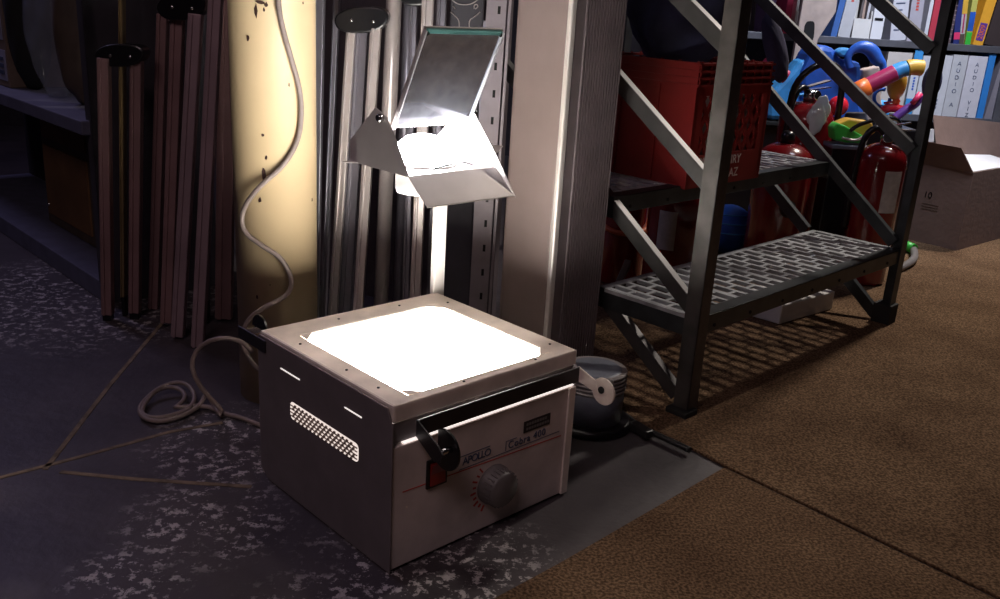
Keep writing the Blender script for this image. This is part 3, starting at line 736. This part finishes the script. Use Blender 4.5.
wp = tag(recentre(MB().prism([cN+V((math.cos(.72)*x-math.sin(.72)*y, math.sin(.72)*x+math.cos(.72)*y, z)) for x, y, z in ((.02, .012, .292), (.44, .012, .292), (.44, .20, .325), (.02, .17, .318))], (0, 0, .006)).build('paper_sheet', 'white_paper')), 'white paper sheet lying in the open cardboard box', 'paper')

# ------------------------------------------------------------------ bookshelf
SY = 4.2
zU, zL = .735, .42
bs = thing('bookshelf', 'dark metal bookshelf full of binders behind the ladder', 'shelf', (1.75, SY+.13, .006))
ox, oy = 1.75, SY+.13
for z in (zU, zL, 1.12, .1): MB().box(.92-ox, 2.9-ox, SY-oy, SY+.28-oy, z-.030, z).build('shelf_board', 'shelf_metal', bs, bevel=.002)
MB().box(.92-ox, 2.9-ox, SY+.28-oy, SY+.29-oy, 0, 1.5).build('back_panel', 'wall_dark', bs)
for x in (.93, 2.19, 2.87): MB().box(x-.015-ox, x+.015-ox, SY-.004-oy, SY+.03-oy, 0, 1.5).build('upright', 'shelf_metal', bs, bevel=.002)
def bmat(i, c, var=.05): k = 'cover_%d' % i; mk(k, c, .6, var=var, scale=40); return k
def book(xa, xb, yt, col, label, shelf, lean=0.0, H=None, dep=.20, yoff=.01, group=None, cat='book', title=None, name='book', page=True, tcol='black_plastic', spinetexts=None):
    """xa..xb: spine extent in photo columns at shelf height; real book standing on the shelf"""
    z0 = shelf+.003; ypx = 45 if shelf == zU else 116
    x0, x1 = at(xa, ypx, SY+yoff).x, at(xb, ypx, SY+yoff).x
    w = x1-x0
    h = H if H else at(xa, yt, SY+yoff).z - z0
    t = thing(name, label, cat, (x0+w/2, SY+yoff, z0 + abs(math.sin(lean))*w/2+.0005), 0, group)
    t.rotation_euler = (0, lean, 0)
    M_ = 'cover_%d' % len([k for k in M if k.startswith('cover_')]); mk(M_, col, .55, var=.05, scale=30)
    MB().box(-w/2, w/2, 0, dep, 0, h).build('cover', M_, t, bevel=min(.003, w*.2)) if not page else None
    if page:
        mb = MB(); c = min(.003, w*.2)
        mb.box(-w/2, w/2, 0, c, 0, h); mb.box(-w/2, -w/2+c, c, dep, 0, h); mb.box(w/2-c, w/2, c, dep, 0, h); mb.build('cover', M_, t)
        MB().box(-w/2+c, w/2-c, c, dep-.004, .003, h-.004).build('pages', 'white_paper', t)
    if title:
        for (s, size, zz, orient, tc) in title:
            if orient == 'v':   # stacked letters
                for i, ch in enumerate(s):
                    if ch != ' ': text(ch, size, tc, (0, -.0008, h*zz-i*size*1.15), (1, 0, 0), (0, 0, 1), t, align='CENTER')
            elif orient == 'b':
                for i in range(s): MB().box(-w*.33, w*(.05+.28*((i*7) % 5)/4), -.0008, .0006, h*zz+i*size, h*zz+i*size+.006).build('printed_line', tc, t)
            elif orient == 's':
                for i in range(s): MB().box(-w*.10, w*.12, -.0008, .0006, h*zz+i*size, h*zz+i*size+size*.7).build('printed_line', tc, t)
            elif orient == 'r': text(s, size, tc, (0, -.0008, h*zz), (0, 0, -1), (1, 0, 0), t, align='CENTER')
            elif orient == 'u': text(s, size, tc, (0, -.0008, h*zz), (0, 0, 1), (-1, 0, 0), t, align='CENTER')
            else: text(s, size, tc, (0, -.0008, h*zz), (1, 0, 0), (0, 0, 1), t, align='CENTER')
    return t
GU, GL = 'books and binders on the upper shelf', 'binders on the lower shelf'
W_ = (.62, .62, .66)
# lower shelf
book(877, 901, 51, (.60, .55, .52), 'cream binder behind the toy tube on the lower shelf', zL, yoff=.005, group=GL, cat='binder', name='binder')
b2 = book(903, 911, 52, (.62, .64, .70), 'slim white binder with blue ends, lower shelf left of ladder post', zL, group=GL, cat='binder', name='binder', title=[(5, .012, .4, 's', 'toy_blue')])
for za, zb in ((.0, .07), (.22, .285)): MB().box(-.0185, .0185, -.0012, .001, za+.003, zb).build('blue_band', 'toy_lightblue', b2)
book(912, 921, 55, (.60, .62, .68), 'thin white binder next to blue-ended one on the lower shelf', zL, group=GL, cat='binder', name='binder')
book(923, 941, 54, W_, 'white binder directly left of the two AUDIO binders', zL, group=GL, cat='binder', name='binder', title=[(3, .016, .12, 's', 'blue_ink')])
book(941.5, 956, 54, (.55, .55, .58), 'white binder lettered AUDIO A on the lower shelf', zL, group=GL, cat='binder', name='binder', title=[('AUDIO A', .026, .86, 'v', 'blue_ink')])
book(957, 975.5, 55, (.64, .62, .68), 'wide white binder lettered AUDIO VIZ on the lower shelf', zL, group=GL, cat='binder', name='binder', title=[('AUDIO VIZ', .024, .86, 'v', 'blue_ink')])
book(976.5, 983, 53, (.03, .22, .62), 'bright blue binder between AUDIO VIZ and grey binder', zL, group=GL, cat='binder', name='binder')
b3 = book(984.5, 992, 55, (.24, .22, .26), 'grey ring binder leaning at the right end of lower shelf', zL, lean=.09, group=GL, cat='binder', name='binder')
MB().lathe([(.010, 0), (.010, .002), (.006, .0025)], 20, (0, -.0003, .25), axis=(0, -1, 0)).build('finger_ring', 'chrome', b3)
MB().lathe([(.004, 0), (.004, .002)], 16, (0, -.002, .25), axis=(0, -1, 0)).build('ring_hole', 'hole_black', b3)
# upper shelf
up = [
 (763, 771, (.10, .05, .12), 'dark purple book at the left end of the upper shelf', .28, -.03),
 (781, 787, (.60, .05, .13), 'crimson book left of the white magazine box', .27, 0),
 (829, 835, (.05, .14, .42), 'blue folder right of the taupe board on the upper shelf', .30, .10),
 (926.5, 932.5, (.50, .04, .07), 'dark red book right of the thin white one, upper shelf', .28, 0),
 (933.5, 937.5, (.10, .10, .20), 'dark blue book half hidden by the right ladder post', .25, 0),
 (944, 950, (.10, .07, .08), 'black spined book with pale stripes right of ladder post', .24, 0),
 (953, 959, (.02, .03, .16), 'navy book with pink base band on the upper shelf', .24, -.12),
]
for (xa, xb, c, lab, h, ln) in up: book(xa, xb, 0, c, lab, zU, H=h, lean=ln, group=GU)
st = [o for o in COL.objects if o.get('label', '').startswith('black spined')][0]
mb = MB()
for k in range(8): mb.box(-.012, .012, -.001, .001, .02+k*.02, .024+k*.02)
mb.build('pale_stripe', 'rail_mauve', st)
st = [o for o in COL.objects if o.get('label', '').startswith('navy book')][0]
MB().box(-.013, .013, -.001, .001, .02, .05).build('pink_band', 'toy_pink', st)
book(836, 848, 0, (.52, .52, .55), 'white binder with red print leaning right, upper shelf', zU, H=.30, lean=.09, group=GU, cat='binder', name='binder', title=[(6, .012, .5, 's', 'red_ink')])
book(889, 904.5, 0, (.60, .60, .66), 'white binder with printed text lines on spine, upper shelf', zU, H=.29, lean=-.09, group=GU, cat='binder', name='binder', title=[(8, .028, .14, 'b', 'blue_ink')])
book(905.5, 918, 0, (.42, .40, .46), 'grey binder with red print on its spine, upper shelf', zU, H=.29, lean=-.05, group=GU, cat='binder', name='binder', title=[(7, .013, .45, 's', 'red_ink')])
book(922, 925.5, 0, (.66, .66, .70), 'thin white booklet left of the dark red book', zU, H=.27, group=GU, cat='booklet', name='booklet')
b = book(958.5, 963.5, 0, (.50, .45, .45), 'magazine with yellow top on the upper shelf', zU, H=.25, lean=-.10, group=GU, cat='magazine', name='magazine')
MB().box(-.011, .011, -.0012, .001, .13, .25).build('yellow_panel', 'toy_yellow', b); MB().box(-.003, .003, -.0012, .001, .05, .13).build('red_panel', 'toy_magenta', b); MB().box(-.010, .010, -.0012, .001, .0, .045).build('dark_panel', 'wood_frame', b)
b = book(964.5, 970, 0, (.52, .50, .12), 'second magazine, yellow and blue, left of orange book', zU, H=.24, lean=-.03, group=GU, cat='magazine', name='magazine')
MB().box(-.012, .012, -.0012, .001, .06, .14).build('blue_panel', 'toy_blue', b); MB().box(-.012, .012, -.0012, .001, .0, .055).build('green_panel', 'toy_green', b)
b = book(972.5, 982.5, 0, (.80, .38, .03), 'orange yearbook numbered 2009 on the upper shelf', zU, H=.29, lean=.10, group=GU)
MB().box(-.016, .016, -.0012, .001, .02, .095).build('violet_panel', 'toy_violet', b)
text('2009', .030, 'toy_orange', (0, -.0016, .057), (0, 0, 1), (-1, 0, 0), b, align='CENTER')
b = book(984, 1004, 0, (.045, .03, .03), 'wide black book with white vertical letters, right end of upper shelf', zU, H=.31, lean=.10, group=GU)
text('WEST 7', .045, 'white_paper', (.022, -.0016, .14), (0, 0, -1), (1, 0, 0), b, align='CENTER')
# boxes on the upper shelf
def fbox(xa, xb, h, label, col, lab=True, extra=None):
    x0, x1 = at(xa, 45, SY+.02).x, at(xb, 45, SY+.02).x; w = x1-x0
    t = thing('magazine_box', label, 'box', (x0+w/2, SY+.02, zU+.003), 0, 'magazine boxes on the upper shelf')
    mb = MB(); k = .004
    mb.box(-w/2, w/2, 0, k, 0, h); mb.box(-w/2, -w/2+k, k, .2, 0, h*1.4); mb.box(w/2-k, w/2, k, .2, 0, h*1.4); mb.box(-w/2+k, w/2-k, .2-k, .2, 0, h*1.4); mb.box(-w/2+k, w/2-k, k, .2-k, 0, k)
    mb.build('tray', col, t)
    return t, w
t1, w1 = fbox(791, 813, .10, 'white magazine box with papers, left of the taupe board', 'white_foam')
t2, w2 = fbox(850, 867.5, .085, 'white magazine box of papers right of the leaning binder', 'white_foam')
t3, w3 = fbox(868.5, 880, .155, 'tall white magazine box with black label line', 'white_paper')
MB().box(-.018, .018, -.001, .001, .08, .092).build('black_line', 'black_plastic', t3)
cols = [(.5, .48, .46), (.12, .1, .1), (.42, .3, .25), (.55, .54, .58), (.3, .28, .34)]
for tt, ww, nm in ((t1, w1, 'left'), (t2, w2, 'right')):
    for k in range(4):
        kk = 'cover_%d' % len([q for q in M if q.startswith('cover_')]); mk(kk, cols[k % 5], .6)
        x = tt.location.x-ww/2+.012+k*(ww-.024)/3.4
        o = MB().box(-.005, .005, 0, .17, 0, .24+.01*k).build('paper_booklet', kk); o.location = (x, SY+.035, zU+.010); o.rotation_euler = (0, (.03 if k % 2 else -.02), 0)
        tag(o, ['pale', 'black', 'tan', 'white'][k] + ' booklet standing in the %s magazine box' % ('left hand' if nm == 'left' else 'right hand'), 'booklet', GU)
# taupe board leaning in front of the shelf
tb = thing('plastic_board', 'taupe plastic board with dark oval slot leaning on the shelf', 'board', V((at(800, 60, 4.0).x, 4.0, .006)))
o0 = -tb.location
A = [(790, 70), (812, 75), (829, 0), (832, -60), (797, -60), (800, 10)]
MB().prism([V((at(x, 82, 4.0).x, 4.0, .008))+o0 for x in (787, 812)] + [at(x, y, 4.0)+o0 for x, y in ( (818, 40), (836, 12), (846, -60), (806, -60), (803, 0))], (0, .03, 0)).build('panel', 'beige_board', tb, bevel=.004)
ps = []
for k in range(20):
    a = 2*PI*k/20; ps.append(at(809+5.2*math.copysign(abs(math.cos(a))**.6, math.cos(a))-1.5*math.sin(a)*-1, 32-11*math.copysign(abs(math.sin(a))**.6, math.sin(a)), 4.0)+o0+V((0, -.002, 0)))
MB().prism(ps, (0, .003, 0)).build('oval_slot', 'hole_black', tb)

# ------------------------------------------------------------------ toys piled on a dark bin behind the extinguishers
bin_ = thing('storage_bin', 'black storage bin under the pile of toys', 'bin', (1.15, 3.78, .006))
MB().poly8([V(p) for p in ((-.32, -.13, 0), (.30, -.13, 0), (.30, .28, 0), (-.32, .28, 0), (-.35, -.16, .40), (.33, -.16, .40), (.33, .30, .40), (-.35, .30, .40))]).build('tub', 'black_plastic', bin_, bevel=.01)
MB().box(-.37, .35, -.175, .315, .395, .415).build('lid', 'rubber', bin_, bevel=.005)
def loc(o, Y): return at(*o, Y)
ty = thing('toy_playset', 'large blue plastic toy with loop handle on the black bin', 'toy', (1.22, 3.72, .421))
o0 = -ty.location
def blob(pts, Y, th, m, nm, par, bev=.012):
    return MB().prism([at(x, y, Y)-par.location for x, y in pts], (0, th, 0)).build(nm, m, par, bevel=bev)
blob([(803, 125), (800, 75), (812, 50), (822, 45), (834, 47), (842, 60), (862, 62), (862, 100), (868, 128)], 3.58, .17, 'toy_blue', 'body', ty, .03)
blob([(768, 120), (766, 98), (782, 82), (800, 62), (806, 58), (810, 75), (812, 122)], 3.60, .12, 'toy_lightblue', 'side_body', ty, .02)
for y_ in (96, 104, 112): MB().tube([at(792, y_+1, 3.575)+o0, at(802, y_-2, 3.57)+o0, at(816, y_, 3.575)+o0], .006, 8).build('ridge', 'toy_lightblue', ty)
blob([(836, 52), (842, 48), (850, 48), (852, 57), (842, 57)], 3.56, .05, 'toy_lightblue', 'top_fitting', ty, .008)
# loop handle
MB().tube([at(x, y, 3.545)+o0 for x, y in [(850, 68), (847, 58), (852, 50), (862, 46), (872, 50), (877, 60), (883, 64), (884, 74), (880, 82)]], [.014, .013, .014, .022, .026, .024, .013, .011, .010], 14).build('loop_handle', 'toy_blue', ty)
blob([(862, 70), (880, 66), (881, 90), (884, 128), (866, 128)], 3.60, .05, 'beige_board', 'inner_panel', ty, .006)
# lower body so it rests on the bin
MB().box(-.12, .26, -.10, .10, 0, .10).build('base', 'toy_lightblue', ty, bevel=.02)
# tube in four colours
tt = thing('toy_tube', 'orange, magenta, blue and yellow toy tube beside the ladder post', 'toy', at(880, 85, 3.40))
o0 = -tt.location
path = [(851, 94), (868, 86), (886, 77), (900, 70), (912, 67), (922, 68)]
P3 = [at(x, y, 3.40)+o0 for x, y in path]
MB().tube([P3[0], P3[1]], .033, 24, smooth=0).build('orange_segment', 'toy_orange', tt)
MB().tube([P3[1]-(P3[1]-P3[0])*.25, P3[2]*1.0, P3[3]*.6+P3[2]*.4], .030, 24).build('magenta_segment', 'toy_magenta', tt)
MB().tube([P3[2]*.5+P3[3]*.5, P3[3], P3[4]*.5+P3[3]*.5], .0285, 24).build('blue_segment', 'toy_lightblue', tt)
MB().tube([P3[3]*.4+P3[4]*.6, P3[4], P3[5]], .028, 24).build('yellow_segment', 'toy_yellow', tt)
# egg, base, legs
eg = thing('toy_figure', 'yellow egg shaped toy on red and violet legs behind the tube', 'toy', at(898, 126, 3.46))
o0 = -eg.location
MB().ball(at(897, 84, 3.46)+o0, .034, 1, 1, 1.7).build('yellow_body', 'toy_yellow', eg)
MB().tube([at(896, 97, 3.46)+o0, at(896, 108, 3.46)+o0], .012, 12, smooth=0).build('stem', 'toy_orange', eg)
MB().tube([at(880, 112, 3.46)+o0, at(890, 107, 3.44)+o0, at(903, 110, 3.46)+o0], .016, 12).build('red_foot', 'toy_red', eg)
MB().tube([at(895, 118, 3.42)+o0, at(905, 110, 3.42)+o0, at(916, 104, 3.42)+o0, at(920, 95, 3.42)+o0], .016, 12).build('violet_arm', 'toy_violet', eg)
MB().tube([at(912, 104, 3.40)+o0, at(921, 93, 3.40)+o0], .010, 12, smooth=0).build('red_arm', 'toy_pink', eg)
MB().tube([at(882+8*math.cos(a), 98+9*math.sin(a), 3.47)+o0 for a in [k*2*PI/16 for k in range(14)]], .007, 8).build('blue_ring', 'toy_blue', eg)
MB().tube([at(884, 103, 3.465)+o0, at(900, 101, 3.465)+o0], .004, 8, smooth=0).build('bar', 'toy_red', eg)
db = tag(MB().ball((0, 0, 0), .040, .8, 1, 1.6).build('toy_ball', 'navy_cloth'), 'dark blue rounded toy right of the ladder post', 'toy'); db.location = at(932, 82, 3.45)
rb = tag(MB().ball((0, 0, 0), .036, seg=32).build('toy_ball', 'toy_red'), 'glossy red toy ball in front of the blue toy', 'toy'); rb.location = at(838, 106, 3.35)
pk = tag(recentre(MB().tube([at(764, 62, 3.1), at(772, 68, 3.1), at(786, 77, 3.1)], .022, 16).build('toy_tube', 'toy_pink')), 'pink corrugated tube right of the milk crate', 'toy')
# green and yellow gun-like toy
gy = thing('toy_car', 'green and yellow plastic toy on top of the extinguishers', 'toy', at(850, 143, 3.05))
def gb(pts, Y, th, m, nm, bev=.006): return MB().prism([at(x, y, Y)-gy.location for x, y in pts], (0, th, 0)).build(nm, m, gy, bevel=bev)
gb([(833, 128), (838, 123), (846, 126), (858, 133), (868, 138), (864, 144), (846, 143), (834, 140)], 3.0, .06, 'toy_green', 'green_body')
gb([(838, 124), (850, 119), (872, 122), (876, 133), (866, 138), (850, 131)], 3.04, .06, 'toy_yellow', 'yellow_body')
MB().tube([at(842, 138, 2.995)-gy.location, at(856, 141, 2.995)-gy.location, at(864, 136, 2.995)-gy.location], .004, 8).build('trim_line', 'rail_aluminium', gy)
MB().tube([at(850, 131, 3.0)-gy.location, at(858, 125, 3.0)-gy.location, at(874, 120, 3.0)-gy.location], .007, 8).build('black_handle', 'black_plastic', gy)
gx0, gx1, gz = at(833, 144, 3.0).x, at(868, 144, 3.0).x, at(850, 145, 3.0).z
gbx = thing('tool_box', 'grey speckled box beneath the green and yellow toy', 'box', ((gx0+gx1)/2, 3.03, .006))
MB().box(-.062, .062, -.045, .045, 0, gz-.010).build('shell', 'black_plastic', gbx, bevel=.004)
MB().box(-.064, .064, -.047, .047, gz-.020, gz-.006).build('lid', 'bluegrey_box', gbx, bevel=.003)
# checkered strip
ckb = thing('checkered_strip', 'black and cream checkered strip under the blue toy', 'strip', at(838, 121, 3.34))
MB().box(-.055, .10, 0, .03, -.012, .012).build('strip', 'black_plastic', ckb)
mb = MB()
for k in range(6): mb.box(-.045+k*.024, -.033+k*.024, -.001, .001, -.004, .008)
mb.build('cream_squares', 'toy_yellow', ckb)
tl = tag(recentre(MB().poly8([at(x, y, Y) for Y in (3.42, 3.52) for x, y in ((838, 132), (872, 132), (866, 112), (846, 112))]).build('toy_block', 'bluegrey_box', bevel=.006)), 'teal grey block behind the red ball', 'toy')
MB().tube([at(886, 134, 2.86)-E1.location, at(896, 130, 2.86)-E1.location, at(906, 136, 2.86)-E1.location, at(911, 150, 2.86)-E1.location], .010, 12).build('nozzle', 'black_plastic', E1)
# dark crate stack below the toys so nothing hangs in the air
hb2 = thing('equipment_case', 'black equipment case beneath the toys behind the fire extinguishers', 'case', (1.30, 3.40, .006), 0)
ch_ = at(838, 121, 3.34).z-.019
MB().box(-.09, .17, -.08, .10, 0, ch_).build('shell', 'black_plastic', hb2, bevel=.008)
MB().tube([V((.03, -.02, ch_-.005)), V((.03, -.03, ch_+.03)), V((.10, -.03, ch_+.032)), V((.12, -.02, ch_-.005))], .012, 14).build('handle', 'chrome', hb2)
MB().box(-.07, .15, -.084, -.079, .30, .31).build('latch_rail', 'chrome', hb2)
wpb = tag(recentre(MB().poly8([at(x, y, Y) for Y in (3.55, 3.65) for x, y in ((925, 142), (934, 142), (934, 129), (923, 130))]).build('paper_pack', 'white_paper', bevel=.002)), 'small white packet between ladder post and cardboard box', 'packet')

# ------------------------------------------------------------------ workbench on the left
BO = V((-1.046, 2.24, 0)); BDIR = (V((-1.548, 2.752, 0))-BO).normalized(); BN = V((BDIR.y, -BDIR.x, 0))   # towards the aisle
if BN.dot(CP-BO) < 0: BN = -BN
BA = math.atan2(BDIR.y, BDIR.x)
# local: x along BDIR, y = away from aisle
wbk = thing('workbench', 'dark workbench with open base at the left', 'workbench', BO, BA)
def wl(p):  # world->local
    q = V(p)-BO; return V((q.dot(BDIR), q.dot(V((-BDIR.y, BDIR.x, 0))), q.z))
sgn = -1 if wl(BO+BN).y > 0 else 1      # sgn: local y direction pointing away from aisle
e1_ = vp(85, 122, BO-BN*.0, BN); e0_ = vp(0, 88, BO, BN)
zt1 = (e1_.z+e0_.z)/2; xa_ = wl(e1_).x
def yb(a, b): return (min(sgn*a, sgn*b), max(sgn*a, sgn*b))
y0, y1 = yb(-.02, .32)
MB().box(xa_-.03, 1.5, y0, y1, zt1-.035, zt1).build('worktop', 'ledge_grey', wbk, bevel=.003)
y0, y1 = yb(0, .30); MB().box(-.03, 1.5, y0, y1, 0, .055).build('plinth', 'ledge_grey', wbk, bevel=.003)
y0, y1 = yb(.30, .315); MB().box(-.03, 1.5, y0, y1, .055, zt1-.035).build('back_board', 'wall_dark', wbk)
y0, y1 = yb(.0, .03); MB().box(-.045, -.005, y0, y1, 0, 1.5).build('end_post', 'bench_dark', wbk, bevel=.002)
y0, y1 = yb(.0, .31); MB().box(-.045, -.035, y0, y1, 0, 1.5).build('end_panel', 'bench_dark', wbk, bevel=.002)
# wooden chest under the worktop
OB = BO - BN*.10
cA, cB = vp(97, 262, OB, BN), vp(49, 235, OB, BN)
x0, x1 = wl(cA).x, wl(cB).x
dz = .058; ht = zt1-.05
chest = thing('wooden_chest', 'low wooden chest with framed panels under the workbench', 'chest', BO, BA)
y0, y1 = yb(.105, .29); MB().box(x0, x1, y0, y1, dz, ht).build('carcass', 'wood_frame', chest, bevel=.002)
zm = dz+(ht-dz)*.72
y0, y1 = yb(.100, .106); MB().box(x0+.025, x1-.02, y0, y1, dz+.03, zm-.012).build('door_panel', 'wood_panel', chest, bevel=.001)
MB().box(x0+.025, x1-.02, y0, y1, zm+.012, ht-.02).build('drawer_front', 'wood_panel', chest, bevel=.001)
yk = sgn*.098; MB().ball((x1-.035, yk, dz+.06), .005).build('catch', 'chrome', chest)
# goods on the worktop
def onb(px, py, back=.06): return vp(px, py, BO-BN*back, BN)
A_, B_ = wl(onb(17, 84)), wl(onb(-20, 80))
gb1 = thing('labelled_box', 'tan box with pale printed labels at the far left of worktop', 'box', BO, BA)
y0, y1 = yb(.04, .26); MB().box(A_.x, A_.x+.30, y0, y1, zt1+.001, zt1+.36).build('carton', 'box_tan', gb1, bevel=.002)
y0, y1 = yb(.038, .041)
MB().box(A_.x+.012, A_.x+.09, y0, y1, zt1+.02, zt1+.11).build('paper_label', 'box_label', gb1); MB().box(A_.x+.02, A_.x+.10, y0, y1, zt1+.14, zt1+.27).build('paper_label', 'box_label', gb1)
y0, y1 = yb(.035, .0381)
for z_ in (.04, .06, .08, .17, .19, .23): MB().box(A_.x+.03, A_.x+.075, y0, y1, zt1+z_, zt1+z_+.01).build('print_line', 'blue_ink', gb1)
def hang(name, px0, px1, m, lab, cat, seed, hgt=.42, dep=.06):
    a, b = wl(onb(px1, 95, .08)).x, wl(onb(px0, 95, .08)).x
    o = lumpy(name, BO, abs(b-a)/2, dep, hgt/2, m, seed, .10, flat=-hgt/2*.96)
    w = BO + BDIR*((a+b)/2) - BN*.10; o.location = (w.x, w.y, zt1+hgt/2*.965+.001); o.rotation_euler = (0, 0, BA); tag(o, lab, cat); return o
hang('black_bag', 18, 37, 'rubber', 'black bag standing next to the labelled box on the worktop', 'bag', 11)
hang('plastic_bag', 37, 66, 'clear_plastic', 'crumpled clear plastic bag on the worktop', 'bag', 14, .44)
hang('brown_sack', 67, 84, 'box_tan', 'dark brown sack at the right end of the worktop', 'sack', 17, .40)
bpy.data.objects['brown_sack'].data.materials[0] = M['wood_frame']

# ------------------------------------------------------------------ lights
w = bpy.data.worlds.new('world'); scene.world = w; w.use_nodes = True
w.node_tree.nodes['Background'].inputs[0].default_value = (.5, .45, .6, 1); w.node_tree.nodes['Background'].inputs[1].default_value = .0
def light(kind, name, loc, target, energy, col, size=.3, **kw):
    l = bpy.data.lights.new(name, kind); l.energy = energy; l.color = col
    if kind == 'AREA': l.shape = 'RECTANGLE'; l.size = size; l.size_y = kw.get('sy', size)
    elif kind == 'SPOT': l.shadow_soft_size = size; l.spot_size = math.radians(kw.get('angle', 60)); l.spot_blend = kw.get('blend', .6)
    else: l.shadow_soft_size = size
    if 'spread' in kw: l.spread = math.radians(kw['spread'])
    o = bpy.data.objects.new(name, l); COL.objects.link(o); o.location = loc
    o.rotation_euler = (V(target)-V(loc)).to_track_quat('-Z', 'Y').to_euler(); return o
light('SPOT', 'ceiling_spot', (2.13, 3.65, 2.5), (1.05, 1.95, 0), 205, (1, .90, .80), .09, angle=88, blend=.6)
light('AREA', 'shelf_daylight', (1.6, 2.7, 2.5), (1.6, 4.25, .7), 15, (.80, .86, 1), .6, spread=80)
light('AREA', 'ceiling_fill', (-.7, -.6, 2.85), (-.2, 1.6, 0), 22, (1, .76, .80), 1.2)
light('AREA', 'far_blue_fill', (-2.4, 3.2, 2.3), (-1.0, 1.7, 0), 8, (.62, .55, 1), .6)  # added bluish fill for the left floor, no window stands here

vs = scene.view_settings; vs.view_transform = 'Standard'; vs.look = 'None'; vs.exposure = 0; vs.gamma = 1; vs.use_curve_mapping = False
